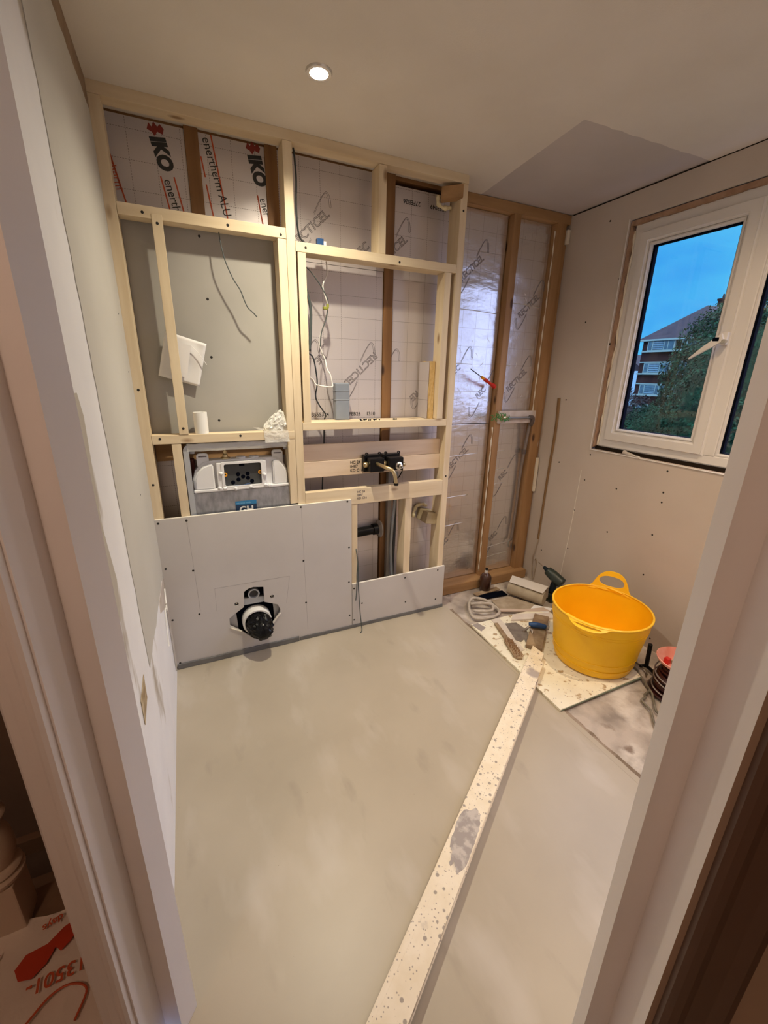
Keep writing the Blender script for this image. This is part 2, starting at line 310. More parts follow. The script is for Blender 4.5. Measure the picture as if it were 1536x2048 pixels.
def crumple(bm, amp, sc, seed=0):
    for v in bm.verts: v.co += noise.noise_vector(v.co * sc + Vector((seed, seed * 2, 0))) * amp
    return bm
def grid_sheet(p, eu, ev, nu, nv, thick=None):
    bm = bmesh.new(); p, eu, ev = Vector(p), Vector(eu), Vector(ev)
    V = [[bm.verts.new(p + eu * (i / nu) + ev * (j / nv)) for j in range(nv + 1)] for i in range(nu + 1)]
    for i in range(nu):
        for j in range(nv): bm.faces.new((V[i][j], V[i + 1][j], V[i + 1][j + 1], V[i][j + 1]))
    return bm
def thicken(bm, t):
    bmesh.ops.recalc_face_normals(bm, faces=bm.faces[:]); bmesh.ops.solidify(bm, geom=bm.faces[:], thickness=t); return bm
# ---------------- the room ----------------
H = 2.35; XR = 2.403
P0 = Vector((0.051, -1.336)); W_ = Vector((0.8, -0.6)); N_ = Vector((-0.6, -0.8))      # doorway is cut across the corner of the room
def dp(p, s): q_ = P0 + W_ * p + N_ * s; return (q_.x, q_.y)
def wallprism(name, foot, z0, z1, m, parent=None):
    return link(name, prism(bmesh.new(), [(x, y, z0) for x, y in foot], (0, 0, z1 - z0)), m, parent)
DP = 0.100
# floors
struct(link('floor', B((0.0, -2.9, -0.02), (1.575, 0.25, 0.0), 0), screed))
bm = bmesh.new(); n_ = 60
slabob = grid_sheet((1.575, -2.9, -0.009), (0.9, 0, 0), (0, 3.15, 0), 30, 90)
for v in slabob.verts:
    v.co.z += noise.noise(v.co * 6) * 0.004 + noise.noise(v.co * 23) * 0.002
struct(link('floor', slabob, slab, smooth=True))
# jagged lip of the screed along the shower area
lip = bmesh.new()
fl = [(1.570, 0.02 - i * 0.05) for i in range(58)]
rnd = random.Random(3)
prism(lip, [(1.560, 0.02, -0.012)] + [(1.575 + 0.010 + 0.006 * noise.noise(Vector((0, y * 5, 0))) + rnd.uniform(0, .004), y, -0.012) for x, y in fl] + [(1.560, -2.83, -0.012)], (0, 0, 0.0125))
struct(link('trim_1', lip, screed))
gb_ = [(1.583, -.06 - i * .03) for i in range(60)]; rnd = random.Random(8)
bm = bmesh.new(); prism(bm, [(x, y, -.0085) for x, y in gb_] + [(1.600 + .030 * abs(noise.noise(Vector((2, y * 4, 0)))) + rnd.uniform(0, .008), y, -.0085) for x, y in gb_[::-1]], (0, 0, .0055))
tag(link('grime_band', bm, mat('brown_grime', (.19, .14, .10), .9, col2=(.33, .26, .20), nscale=26, bump=.4, lo=.4, hi=.6)), 'band of brown grime on the old floor along the edge of the new screed', 'grime')
# left wall: solid wall with chamfered nib beside the doorway
struct(wallprism('wall_left', [(0, .3), (0, -1.298), dp(-.06, 0), dp(-.06, DP), (-0.1, -1.345), (-0.1, .3)], -1.6, H, plaster_w))
# plasterboard skin on left wall
pb = [(-0.005, 2.262), (-0.005, 0.52)] + rough_edge((-0.01, .525), (-0.80, .582), 26, 0.006, 2) + rough_edge((-0.80, .582), (-.872, 2.262), 46, 0.0045, 5) + rough_edge((-.872, 2.262), (-0.005, 2.262), 24, .005, 8)
lw = link('plasterboard_sheet', prism(bmesh.new(), [(0.0, y, z) for y, z in pb], (0.0018, 0, 0)), mat('skimmed_plasterboard', (0.53, 0.51, 0.47), 0.8, col2=(0.56, 0.54, 0.50), nscale=3, bump=0.02, bscale=200))
tag(lw, 'tall grey plasterboard sheet skinning the left wall, with a ragged near edge', 'plasterboard')
for y, z in [(-0.09, 1.42), (-0.12, 1.62), (-.35, 1.0)]: screw(lw, (0.0018, y, z), (1, 0, 0), 0.0022)
# exposed old plaster and chipped filler below the sheet
for nm, pts, m_, th in [('filler_patch', [(-0.01, .50), (-0.03, .52), (-.30, .535), (-.33, .50), (-.10, .40), (-.04, .1), (-.01, .02)], mat('bare_plaster', (0.46, 0.40, 0.36), 0.85, col2=(0.56, 0.50, 0.46), nscale=9, bump=0.3), .0015)]:
    o = link(nm, prism(bmesh.new(), [(0.0, y, z) for y, z in pts], (th, 0, 0)), m_); tag(o, 'bare brownish plaster patch low on the left wall beside the boxed frame', 'plaster patch')
bm = bmesh.new(); tube(bm, [(0.003, -.05, .47), (0.005, -.12, .40), (0.004, -.17, .43), (0.003, -.2, .36), (0.002, -.23, .28)], 0.0035)
tag(link('filler_bead', bm, white_m), 'thin wavy white bead of filler on the lower left wall', 'filler')
bm = bmesh.new()
for k, (y, z0, z1) in enumerate([(-.06, .05, .38), (-.095, .05, .42)]): tube(bm, [(0.004, y, z0), (0.004, y + .005, (z0 + z1) / 2), (0.004, y - .006, z1)], 0.003, 8)
tag(link('buried_cable', bm, mat('plastered_cable', (0.5, 0.46, 0.43), .7)), 'plastered-over cables running up the lower left wall by the corner', 'cable')
# diamond-shaped hole showing timber
bm = bmesh.new(); prism(bm, [(0.0005, -.920, .648), (0.0005, -.930, .580), (0.0005, -1.022, .570), (0.0005, -1.020, .640)], (0.0012, 0, 0))
tag(link('wall_hole', bm, mat('hole_lining', (0.30, 0.21, 0.11), .9, col2=(0.55, 0.45, 0.30), nscale=25, bump=.4)), 'small diamond-shaped chipped hole in the white painted wall', 'hole')
# patch of beige filler beside the lining
bm = bmesh.new(); prism(bm, [(0.0003, -1.16, 1.385), (0.0003, -1.05, 1.385), (0.0003, -1.03, 1.34), (0.0003, -1.06, 1.12), (0.0003, -1.02, .98), (0.0003, -1.06, .90), (0.0003, -1.10, .90), (0.0003, -1.16, 1.1)], (0.001, 0, 0))
tag(link('paint_patch', bm, mat('beige_filler', (0.50, 0.46, 0.40), .8)), 'beige unpainted patch on the white wall strip next to the door lining', 'paint patch')
# ceiling
bm = bmesh.new(); edge = rough_edge((1.66, -.575), (2.403, -.60), 20, .004, 9)
patch = [(1.735, .10), (1.70, -.19)] + [(1.66, -.575)] + edge[1:] + [(2.403, -.60)]
struct(link('ceiling', prism(bm, [(-0.2, .3, H), (-0.2, -3.3, H), (3.0, -3.3, H), (3.0, -.60, H), (2.403, -.60, H)] + edge[1:][::-1] + [(1.66, -.575, H), (1.70, -.19, H), (1.735, .10, H), (1.745, .3, H)] if False else [(-0.2, .3, H), (-0.2, -3.3, H), (2.6, -3.3, H), (2.6, -.60, H), (2.403, -.60, H)] + [(x, y, H) for x, y in edge[1:][::-1]] + [(1.66, -.575, H), (1.70, -.19, H), (1.735, .10, H), (1.745, .3, H)], (0, 0, .02)), ceil_m))
struct(link('ceiling', B((1.5, -.75, H + .0035), (2.6, .4, H + .03), 0), board_c))
struct(link('ceiling', B((-1.8, -3.3, H + .0), (-0.2, .3, H + .02), 0), ceil_m))
# back wall behind the insulation, end walls
struct(link('wall_back', B((-.1, .262, -.3), (2.6, .36, H), 0), vdark))
# right wall with window opening
y0, y1, z0, z1 = -1.50, -.243, 1.026, 2.221
bm = bmesh.new(); TH = 0.0125
prism(bm, [(XR, .262, -.02), (XR, -2.9, -.02), (XR, -2.9, H), (XR, .262, H)], (TH, 0, 0), holes=[[(XR, y0, z0), (XR, y1, z0), (XR, y1, z1), (XR, y0, z1)]])
wr = struct(link('wall_right', bm, board_r))
bm = bmesh.new(); prism(bm, [(XR + TH, .4, -.3), (XR + TH, -3.3, -.3), (XR + TH, -3.3, H + .1), (XR + TH, .4, H + .1)], (.2, 0, 0), holes=[[(XR + TH, y0 - .02, z0 - .02), (XR + TH, y1 + .015, z0 - .02), (XR + TH, y1 + .015, z1 + .02), (XR + TH, y0 - .02, z1 + .02)]])
struct(link('wall_right', bm, mat('outer_masonry', (0.10, 0.07, 0.05), .9)))
for y, z in [(-.249, .99), (-.723, .986), (-.462, .828), (-.727, .873), (-.73, .821), (-.458, .559), (-.721, .635), (-.723, .398), (-.838, .056), (-.239, .829), (-.25, 1.62), (-.24, 1.95), (-.06, 1.75), (-.12, 2.25), (-.2, .62), (-.2, .35), (.02, .25), (-.02, .9), (.0, 1.3), (-.45, .25)]:
    screw(wr, (XR, y, z), (-1, 0, 0), 0.0038)
link('board_joint', T([(XR - .0005, -.204, .885), (XR - .0005, -.196, .5), (XR - .0005, -.179, .182), (XR - .0005, -.175, .01)], 0.0016, 6), board_b, wr)
link('corner_gap', B((XR - .001, -2.0, H - .004), (XR + .004, .15, H + .0005), 0), vdark, wr)
# remaining room and landing walls
struct(wallprism('wall_near', [dp(.830, 0), (1.0, -2.047), (XR, -2.047), (XR, -2.15), (.92, -2.15), dp(.830, DP)], -.02, H, plaster_w))
struct(wallprism('wall_near', [dp(-.06, 0), dp(.84, 0), dp(.84, DP), dp(-.06, DP)], 2.05, H, plaster_w))
struct(wallprism('wall_landing', [dp(.811, DP), dp(1.5, DP), (dp(1.5, DP)[0] + .1, dp(1.5, DP)[1] + .1), (.90, -2.15)], -.02, H, land_m))
struct(wallprism('wall_landing', [(-1.8, -3.3), (1.4, -3.3), (1.4, -3.2), (-1.8, -3.2)], -1.6, H, land_m))
struct(wallprism('wall_landing', [(1.1, -3.2), (1.2, -3.2), (1.2, -2.2), (1.1, -2.2)], -.02, H, land_m))
struct(wallprism('wall_landing', [(-1.8, .3), (-.1, .3), (-.1, .2), (-1.8, .2)], -1.6, H, land_m))
struct(wallprism('wall_landing', [(-1.9, -3.3), (-1.8, -3.3), (-1.8, .3), (-1.9, .3)], -1.6, H, land_m))
struct(link('floor', prism(bmesh.new(), [(x, y, -.03) for x, y in [(-1.8, -3.2), (-1.8, -1.15), (-.46, -.90), (-.1, -.86), (-.1, -1.395), dp(-.055, DP), dp(.0, DP), dp(0, 0), (0.0, -1.30), (0, -1.31), (0.0, -2.9), (1.1, -2.9), (1.1, -3.2)]], (0, 0, .026)), mat('landing_boards', (0.20, 0.12, 0.07), .7, col2=(0.26, 0.16, 0.10), nscale=9)))
struct(link('floor', B((-1.8, -1.2, -1.65), (-.1, .2, -1.6), 0), land_m))
struct(wallprism('wall_landing', [(-1.8, -1.2), (-.05, -1.2), (-.05, -1.26), (-1.8, -1.26)], -1.65, -.031, land_m))
# skin of landing-coloured paint on the landing faces
struct(wallprism('wall_landing', [(-.1, .2), (-.1, -1.345), (-.104, -1.342), (-.104, .2)], -1.6, H, land_m))
# door lining, stop, architrave
def lining(side):
    s = -1 if side == 'L' else 1; b = 0 if side == 'L' else .781
    q_ = [(b, 0), (b + s * (.0595 if side == 'L' else .0485), 0), (b + s * (.0595 if side == 'L' else .0485), DP), (b + s * (.045 if side == 'L' else .032), DP), (b + s * (.045 if side == 'L' else .032), .048 if side == 'L' else .033), (b, .048 if side == 'L' else .033)]
    o = link('door_lining', prism(bmesh.new(), [(*dp(p, s2), -.004) for p, s2 in q_], (0, 0, 2.05)), gloss_w)
    return o
tag(lining('L'), 'white gloss door lining with raised stop on the left of the doorway', 'door frame')
tag(lining('R'), 'beige-lit door lining with raised stop on the right of the doorway', 'door frame')
def architrave(s, b, name_lab, m):
    q_ = [(b, DP), (b + s * .060, DP), (b + s * .060, DP + .020), (b + s * .052, DP + .022), (b + s * .040, DP + .017), (b + s * .022, DP + .014), (b + s * .014, DP + .016), (b + s * .006, DP + .014), (b + s * .0, DP + .010)]
    o = link('architrave', prism(bmesh.new(), [(*dp(p, s2), -.004) for p, s2 in q_], (0, 0, 2.06)), m); return tag(o, name_lab, 'architrave')
architrave(-1, -.050, 'moulded white architrave on the landing side, left of the doorway', gloss_w)
architrave(1, .818, 'moulded architrave coloured dark as shade on the landing side, right of the doorway', mat('shade_toned_moulding', (0.12, 0.07, 0.05), .45))  # shade on this architrave is put into its dark base colour
bm = bmesh.new()
for k in range(9):
    p = Vector((*dp(random.uniform(-.06, .0), random.uniform(-.02, .05)), .004)); r0 = bmesh.ops.create_icosphere(bm, subdivisions=1, radius=random.uniform(.006, .013), matrix=Matrix.Translation(p))
crumple(bm, .006, 60); tag(link('rubble_crumbs', bm, slab), 'grey crumbs of rubble at the foot of the left door lining', 'rubble')['kind'] = 'stuff'
# ceiling-edge batten on the left wall
tag(link('bare_wall_strip', B((0.0, -.873, 2.255), (0.0012, -.0, H), 0), mat('bare_brown_strip', (.30, .21, .14), .85, col2=(.24, .16, .10), nscale=14)), 'bare brown strip of old wall between the left plasterboard and the ceiling', 'wall strip')
# ---------------- insulation boards, old studs ----------------
YF = .165
def ins(name, x0, x1, z0_, z1_, y, m, label, t=.05):
    bm = bmesh.new(); box(bm, (x0, y, z0_), (x1, y + t, z1_), .001)
    o = link(name, bm, m); tag(o, label, 'insulation board'); return o
i1 = ins('insulation_board', 0.005, .300, 1.9, 2.34, YF, foil_a, 'foil insulation board with black and red lettering, top left between frame edge and old stud')
i2 = ins('insulation_board', .352, .612, 1.9, 2.34, YF, foil_a, 'foil insulation board with red ladder print, top row beside the second old stud')
i3 = ins('insulation_board', .664, 1.183, 1.93, 2.34, YF, foil_a, 'foil insulation board with outlined lettering, top row centre above the niche')
i4 = ins('insulation_board', 1.238, 1.56, 1.967, 2.31, YF, foil_a, 'foil insulation board with an upside-down date stamp, top row right')
i5 = ins('insulation_board', .700, 1.180, 1.165, 1.928, YF, foil_a, 'large foil insulation board with logo and date stamp at the back of the niche')
i6 = ins('insulation_board', 1.238, 1.56, .93, 1.965, YF, foil_a, 'narrow foil insulation board right of the old stud in the niche')
i7 = ins('insulation_board', 0.005, 1.175, 0.0, 1.16, YF, foil_a, 'foil insulation board behind the cistern frame and lower boards')
i8 = ins('insulation_board', 1.238, 1.56, 0.0, .925, YF, foil_a, 'foil insulation board low behind the right upright with foam marks')
i9 = ins('insulation_board', 1.575, 1.972, .066, 1.14, .205, foil_b, 'wrinkled foil board, lower left panel of the open shower bay')
i10 = ins('insulation_board', 1.575, 1.972, 1.145, 2.30, .205, foil_b, 'blue-lit foil board, upper left panel of the open shower bay')
i11 = ins('insulation_board', 2.032, 2.298, 1.19, 2.30, .205, foil_b, 'creased foil board, upper right panel of the open shower bay')
i12 = ins('insulation_board', 2.032, 2.298, .066, 1.185, .205, foil_b, 'dim foil board with white scored lines, lower right panel of the shower bay')
# score lines / foil tape joints (small raised seams)
for o, segs in [(i10, [((1.60, 1.335), (1.93, 1.337)), ((1.60, 1.50), (1.80, 1.50)), ((1.6, 1.80), (1.95, 1.79))]), (i9, [((1.60, .455), (1.83, .475)), ((1.6, .93), (1.9, .95)), ((1.62, .66), (1.85, .67))]), (i12, [((2.03, .17), (2.25, .19)), ((2.04, .25), (2.24, .27)), ((2.03, .95), (2.12, .955)), ((2.03, .72), (2.14, .73)), ((2.03, .82), (2.13, .83))]), (i11, [((2.04, 1.86), (2.28, 1.85)), ((2.04, 1.5), (2.1, 1.5))])]:
    for (a, b), (c, d) in segs:
        link('foil_crease', T([(a, .2045, b), ((a + c) / 2, .2045, (b + d) / 2 + .003), (c, .2045, d)], .0022, 6), mat('crease_foil', (0.8, 0.78, 0.75), .3, .6) if 'crease_foil' not in bpy.data.materials else bpy.data.materials['crease_foil'], o, True)
rnd = random.Random(12)
for o, x0, x1, zz0, zz1, n_c in [(i11, 2.04, 2.28, 1.25, 2.25, 34), (i10, 1.6, 1.95, 1.16, 1.75, 22)]:
    bm = bmesh.new()
    for k in range(n_c):
        x, z = rnd.uniform(x0, x1), rnd.uniform(zz0, zz1); a = rnd.uniform(-.9, .9) + math.pi / 2; l = rnd.uniform(.008, .03)
        tube(bm, [(x, .2048, z), (x + math.cos(a) * l * .5 + .004, .2042, z + math.sin(a) * l * .5), (x + math.cos(a) * l, .2048, z + math.sin(a) * l)], .0011, 5, 3)
    link('foil_wrinkles', bm, foil_b, o, True)['kind'] = 'stuff'
U = Vector((math.cos(math.radians(42)), 0, math.sin(math.radians(42)))); V = Vector((-U.z, 0, U.x))
def logo(parent, cx, cz, y, sgn, word='RECTICEL', sc=1.0, s0=None):
    """outlined word between two paired sweeping arcs; sgn -1 stands on its head"""
    c = Vector((cx, y - .0006, cz)); u = U * sgn; v = V * sgn
    text(word, .052 * sc, c - u * (.132 * sc) - v * (.017 * sc), u, v, print_g, parent, 'printed_logo', outline=.0011, sx=1.02)
    bm = bmesh.new()
    for s in (1, -1):
        pts = [[(.01 - d * .3, .0475 + d), (.035, .098 + d), (.062 + d * .5, .138 + d), (.078 + d, .128 + d * .3), (.0835 + d * 1.2, .09)] for d in (0, .007)]
        bm = bmesh.new(); tube(bm, [c + Vector((x * s * sc, 0, z * s * sc)) for x, z in pts[0] + pts[1][::-1]], .0009, 4, 6); link('printed_arc', bm, print_g, parent)
logo(i3, .815, 2.078, YF, 1); logo(i4, 1.235 + .0, 2.045, YF, 1) if False else None
logo(i5, 1.047, 1.4445, YF, -1)
def part_logo(parent, word, cx, cz, y, sgn, arc=1, n0=0.0, sc=1.0):
    c = Vector((cx, y - .0006, cz)); u = U * sgn; v = V * sgn
    text(word, .052 * sc, c, u, v, print_g, parent, 'printed_logo', outline=.0011)
part_logo(i4, 'ICEL', 1.240, 2.015, YF, 1); part_logo(i3, 'EC', 1.058, 1.985, YF, 1); part_logo(i5, 'RE', .848, 1.535, YF, -1)
def arc(parent, cx, cz, y, s=1):
    bm = bmesh.new(); c = Vector((cx, y - .0006, cz))
    pts = [[(-.045 - d * .3, -.05 + d), (-.02, .0 + d), (.005 + d * .5, .038 + d), (.021 + d, .028 + d * .3), (.026 + d * 1.2, -.012)] for d in (0, .007)]
    tube(bm, [c + Vector((x * s, 0, z * s)) for x, z in pts[0] + pts[1][::-1]], .0009, 4, 6)
    link('printed_arc', bm, print_g, parent)
arc(i4, 1.292, 2.137, YF); arc(i5, .800, 1.545, YF); arc(i6, 1.255, 1.52, YF) ; arc(i6, 1.40, 1.29, YF, -1)
part_logo(i6, 'RE', 1.40, 1.35, YF, -1)
for (b_, cx, cz) in [(i10, 1.755, 2.02), (i9, 1.755, .93), (i9, 1.70, .34), (i10, 1.70, 1.455), (i11, 2.17, 1.42), (i11, 2.2, 1.86), (i12, 2.12, .33), (i10, 1.90, 1.33), (i12, 2.15, .78)]:
    yy = .205
    text('RECTICEL', .048, Vector((cx, yy - .0006, cz)) - U * .105 - V * .015, U, V, print_g, b_, 'printed_logo', outline=.0011, sx=.9) if (cx, cz) in [(1.755, 2.02), (1.755, .93), (2.17, 1.42), (2.2, 1.86)] else text('REC', .045, Vector((cx, yy - .0006, cz)) - U * .05, U, V, print_g, b_, 'printed_logo', outline=.0011)
    arc(b_, cx + .065, cz + .10, yy); arc(b_, cx - .065, cz - .10, yy, -1)
for s_t, x in [('3555334', .782), ('27FEB26', .962), ('1310', 1.090)]: text(s_t, .027, (x, YF - .0006, 1.2135), (1, 0, 0), (0, 0, 1), print_k, i5, 'date_stamp', off=.0004, sx=1.0)
for s_t, x in [('3553949', 1.535), ('27FEB26', 1.380)]: text(s_t, .028, (x, YF - .0006, 2.260), (-1, 0, 0), (0, 0, -1), print_k, i4, 'date_stamp', off=.0004, sx=1.0)
# the other make of board: tilted black word, red paired rules with lettering between
dI = Vector((.030, 0, -.13)).normalized(); dV = Vector((-dI.z, 0, dI.x))
for b_, x, z, hid in [(i1, .189, 2.290, 0), (i2, .556, 2.300, 1)]:
    text('IKO', .072, (x - .012, YF - .0008, z), dI, dV, print_k, b_, 'printed_word', off=.0045, shear=.12, sx=.88)
    bm = bmesh.new(); pts = [(-.030, .012), (-.022, .034), (-.012, .022), (-.004, .040), (.008, .026), (.018, .036), (.030, .022), (.024, .004), (.006, .010), (-.004, -.006), (-.014, .006)]
    prism(bm, [(x + .010 + a, YF - .0008, z + .010 + c) for a, c in pts], (0, .0004, 0)); link('printed_flame', bm, print_dr, b_)
def rule(b_, x0_, z0_, x1_, z1_, wd=.0055):
    d = Vector((x1_ - x0_, 0, z1_ - z0_)); n = Vector((-d.z, 0, d.x)).normalized() * wd / 2; a = Vector((x0_, YF - .0008, z0_)); c = Vector((x1_, YF - .0008, z1_))
    link('printed_rule', prism(bmesh.new(), [a - n, c - n, c + n, a + n], (0, .0004, 0)), print_r, b_)
rule(i1, .198, 2.164, .222, 2.03); rule(i1, .247, 2.170, .272, 2.04); rule(i1, .012, 2.30, .066, 2.04)
text('enertherm', .046, (.207, YF - .0006, 2.155), dI, dV, print_k, i1, 'printed_word', outline=0, sx=.9)
text('enertherm', .042, (.0, YF - .0006, 2.25), dI, dV, print_r, i1, 'printed_word', sx=.9)
rule(i2, .356, 2.26, .366, 2.19); rule(i2, .367, 2.165, .386, 2.04); rule(i2, .401, 2.34, .443, 2.04); rule(i2, .573, 2.16, .592, 2.03)
text('enertherm ALU', .047, (.366, YF - .0006, 2.325), dI, dV, print_k, i2, 'printed_word', sx=.9); text('ener', .046, (.580, YF - .0006, 2.15), dI, dV, print_k, i2, 'printed_word', sx=.8)
# old dark studs
def timber(name, a, b, m, label, cat='timber', grp=None, bev=.0015, wob=0):
    bm = B(a, b, bev)
    if wob: bmesh.ops.subdivide_edges(bm, edges=bm.edges[:], cuts=6); crumple(bm, wob, 7)
    return tag(link(name, bm, m), label, cat, grp)
timber('old_stud', (.300, .158, 1.17), (.352, .225, H), old_z, 'dark old timber stud dividing the two top left insulation boards', 'stud')
timber('old_stud', (.612, .158, 1.17), (.664, .225, H), old_z, 'dark old timber stud hidden behind the central pine upright', 'stud')
timber('old_stud', (1.183, .156, 0), (1.234, .225, H), old_z, 'dark old timber stud rising through the niche behind the right half', 'stud', bev=.003)
timber('old_plate', (0.0, .17, 2.333), (1.56, .225, H), old_x, 'dark old head plate behind the new top rail', 'timber')
timber('old_plate', (1.555, .158, 2.302), (XR - .001, .255, H), bay_x, 'weathered brown head plate across the top of the shower bay', 'timber', wob=.002)
timber('old_stud', (1.978, .158, .063), (2.026, .255, 2.302), bay_z, 'weathered brown stud in the middle of the open shower bay', 'stud', wob=.002)
timber('old_stud', (2.302, .158, 0), (2.372, .255, 2.302), bay_z, 'weathered brown corner stud beside the right wall', 'stud', wob=.002)
timber('old_stud', (2.374, .175, .0), (XR - .001, .255, 2.20), bay_z, 'thin brown packing strip tight against the right wall corner', 'stud')
timber('sole_plate', (1.565, .110, -.004), (XR - .03, .255, .062), bay_x, 'worn brown sole plate along the floor of the shower bay', 'timber', bev=.004, wob=.002)
for (x, z0_, z1_, lab) in [(1.974, .10, 1.12, 'ragged pale filler line down the left edge of the middle bay stud'), (2.300, 1.2, 2.26, 'thin silvery foil tape edge beside the corner stud'), (2.378, .08, 1.5, 'crumbly foam bead between corner stud and right wall')]:
    pts = [(x + random.uniform(-.003, .003), .166 if x < 2.3 else .172, z0_ + (z1_ - z0_) * i / 24) for i in range(25)]
    tag(link('filler_bead', T(pts, (lambda t: .0035 + .002 * math.sin(t * 71)), 7, 2), caulk, smooth=True), lab, 'filler')
bm = bmesh.new(); box(bm, (2.378, .150, 2.20), (2.401, .175, 2.275), .003); tag(link('foam_plug', bm, caulk), 'pale foam plug in the top corner above the packing strip', 'foam')
bm = bmesh.new(); box(bm, (2.372, .146, .66), (2.392, .160, .90), .002); crumple(bm, .004, 25); tag(link('plaster_scrap', bm, caulk), 'torn strip of pale plaster clinging to the corner stud', 'plaster')
# ---------------- new pine frame ----------------
D = .090
timber('frame_stud', (.001, 0, 0), (.038, D, 2.312), pine_z, 'pine upright at the far left of the frame against the left wall', 'stud')
timber('frame_stud', (.653, 0, 0), (.691, D, 2.312), pine_z, 'full-height central pine upright between the two openings', 'stud')
timber('frame_stud', (.616, .001, .80), (.652, D, 1.966), pine_z, 'pine upright doubled onto the left of the central one, with a big knot', 'stud')
timber('frame_stud', (.699, .001, 1.196), (.735, .064, 1.926), pine_z, 'slim pine upright at the left edge of the niche', 'stud')
timber('frame_stud', (.148, -.002, 1.164), (.185, .036, 1.985), pine_z, 'thin pine upright in front of the grey board, left opening', 'stud')
timber('frame_stud', (.112, .001, 0.0), (.149, D, 1.124), pine_z, 'short pine upright left of the cistern frame', 'stud')
timber('frame_stud', (1.512, 0, 0), (1.550, .10, 2.312), pine_z, 'tall pine upright at the right end of the new frame', 'stud')
timber('frame_stud', (1.447, .001, 1.202), (1.484, .075, 1.926), pine_z, 'pine upright at the right edge of the niche', 'stud')
timber('frame_stud', (1.079, .004, 1.966), (1.117, D, 2.311), pine_z, 'short stained pine upright in the top row above the niche', 'stud')
timber('frame_stud', (.939, 0, 0), (.975, D, .759), pine_z, 'short pine upright at the left of the lower right opening', 'stud')
timber('frame_stud', (1.270, .0, 0), (1.312, D, .759), pine_z, 'broad pine upright in the middle of the lower right opening', 'stud')
timber('frame_rail', (.0, .0, 2.313), (1.552, .063, H), pine_x, 'long pine head rail of the frame under the ceiling', 'rail')
timber('frame_rail', (.039, .0, 1.968), (.652, .063, 2.008), pine_x, 'pine cross rail above the left opening', 'rail')
timber('frame_rail', (.039, .0, 1.125), (.652, .063, 1.163), pine_x, 'pine ledge rail below the left opening, over the cistern', 'rail')
timber('frame_rail', (.692, .0, 1.927), (1.511, D, 1.965), pine_x, 'pine cross rail above the niche', 'rail')
timber('frame_rail', (.692, .0, 1.163), (1.511, .125, 1.2), pine_x, 'pine sill rail at the bottom of the niche', 'rail')
timber('frame_rail', (.692, -.002, .760), (1.511, .036, .848), pine_x, 'wide pine rail below the shower valves', 'rail')
timber('backing_plank', (.692, .055, .998), (1.511, .075, 1.083), plank_x, 'pinkish backing plank, upper of two behind the valves', 'plank')
timber('backing_plank', (.692, .050, .912), (1.511, .071, .996), plank_x, 'pale backing plank with black stamps, lower of two behind the valves', 'plank')
timber('backing_plank', (.039, .12, 1.03), (.652, .145, 1.12), bay_x, 'brown backing plank behind the top of the cistern', 'plank')
bm = bmesh.new(); obox(bm, (1.478, .03, 2.272), (1, -.55, .10), (.5, 1, 0), (0, 0, 1), (.105, .05, .055), .003); tag(link('timber_offcut', bm, bay_x), 'angled timber offcut block under the head rail at the top right', 'block')
bm = bmesh.new(); tube(bm, [(1.425, .07, 2.27), (1.43, .075, 2.235), (1.46, .07, 2.222), (1.50, .07, 2.228)], (lambda t: .009 + .003 * math.sin(t * 19))); crumple(bm, .003, 80); tag(link('foam_blob', bm, foam, smooth=True), 'dab of pale foam under the angled timber block', 'foam')
bm = bmesh.new(); obox(bm, (1.478, .10, .60), (1, 0, -.2), (0, 1, 0), (.2, 0, 1), (.075, .12, .07), .002); tag(link('timber_offcut', bm, mat('olive_timber', (.34, .27, .16), .7, col2=(.44, .36, .23), nscale=20)), 'square timber stub poking out low behind the right upright', 'block')
bm = bmesh.new(); tube(bm, [(1.405, .150, .585), (1.412, .15, .625), (1.43, .15, .655), (1.47, .15, .662), (1.50, .15, .648)], (lambda t: .010 + .003 * math.sin(t * 23))); crumple(bm, .004, 70); tag(link('foam_blob', bm, foam, smooth=True), 'ring of yellow foam around the square timber stub', 'foam')
def stamp(s, size, org, m=print_g, par=None, ex=(1, 0, 0), ez=(0, 0, 1)):
    return text(s, size, org, ex, ez, m, par, 'ink_stamp', off=.0002)
pl = [o for o in C.objects if o.name.startswith('backing_plank')][1]
for k, s in enumerate(['HC 24', '0487', 'KD C16']): stamp(s, .022, (.952 + 0 * k, .0492, .972 - k * .022), print_k, pl)
rl = [o for o in C.objects if o.get('label', '').startswith('wide pine rail')][0]
for k, s in enumerate(['HC 24', '0487', 'KD C16']): stamp(s, .017, (.972, -.0026, .822 - k * .018), print_g, rl)
for lab, pts in [('pine upright at the far left', [(.018, 1.35), (.018, .95)]), ('thin pine upright', [(.166, 1.19), (.166, 1.955)]), ('pine cross rail above the niche', [(.735, 1.945), (1.19, 1.94)]), ('pine ledge rail', [(.07, 1.148), (.40, 1.15)]), ('pine cross rail above the left', [(.12, 1.985), (.42, 1.985), (.63, 1.98)]), ('tall pine upright', [(1.531, 2.20), (1.531, .87)])]:
    o = [x for x in C.objects if x.get('label', '').startswith(lab)][0]
    for x, z in pts: screw(o, (x, -.0005 if 'thin' not in lab else -.0025, z), (0, -1, 0), .004)
# rear plasterboard in left opening
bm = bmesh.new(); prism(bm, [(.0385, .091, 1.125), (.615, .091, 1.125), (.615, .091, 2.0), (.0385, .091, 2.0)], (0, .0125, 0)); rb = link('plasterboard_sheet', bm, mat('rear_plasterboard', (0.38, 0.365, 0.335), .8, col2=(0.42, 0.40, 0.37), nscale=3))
tag(rb, 'grey plasterboard sheet at the back of the left opening', 'plasterboard')
for x, z in [(.315, 1.955), (.323, 1.722), (.315, 1.488), (.321, 1.212)]: screw(rb, (x, .091, z), (0, -1, 0), .0042)
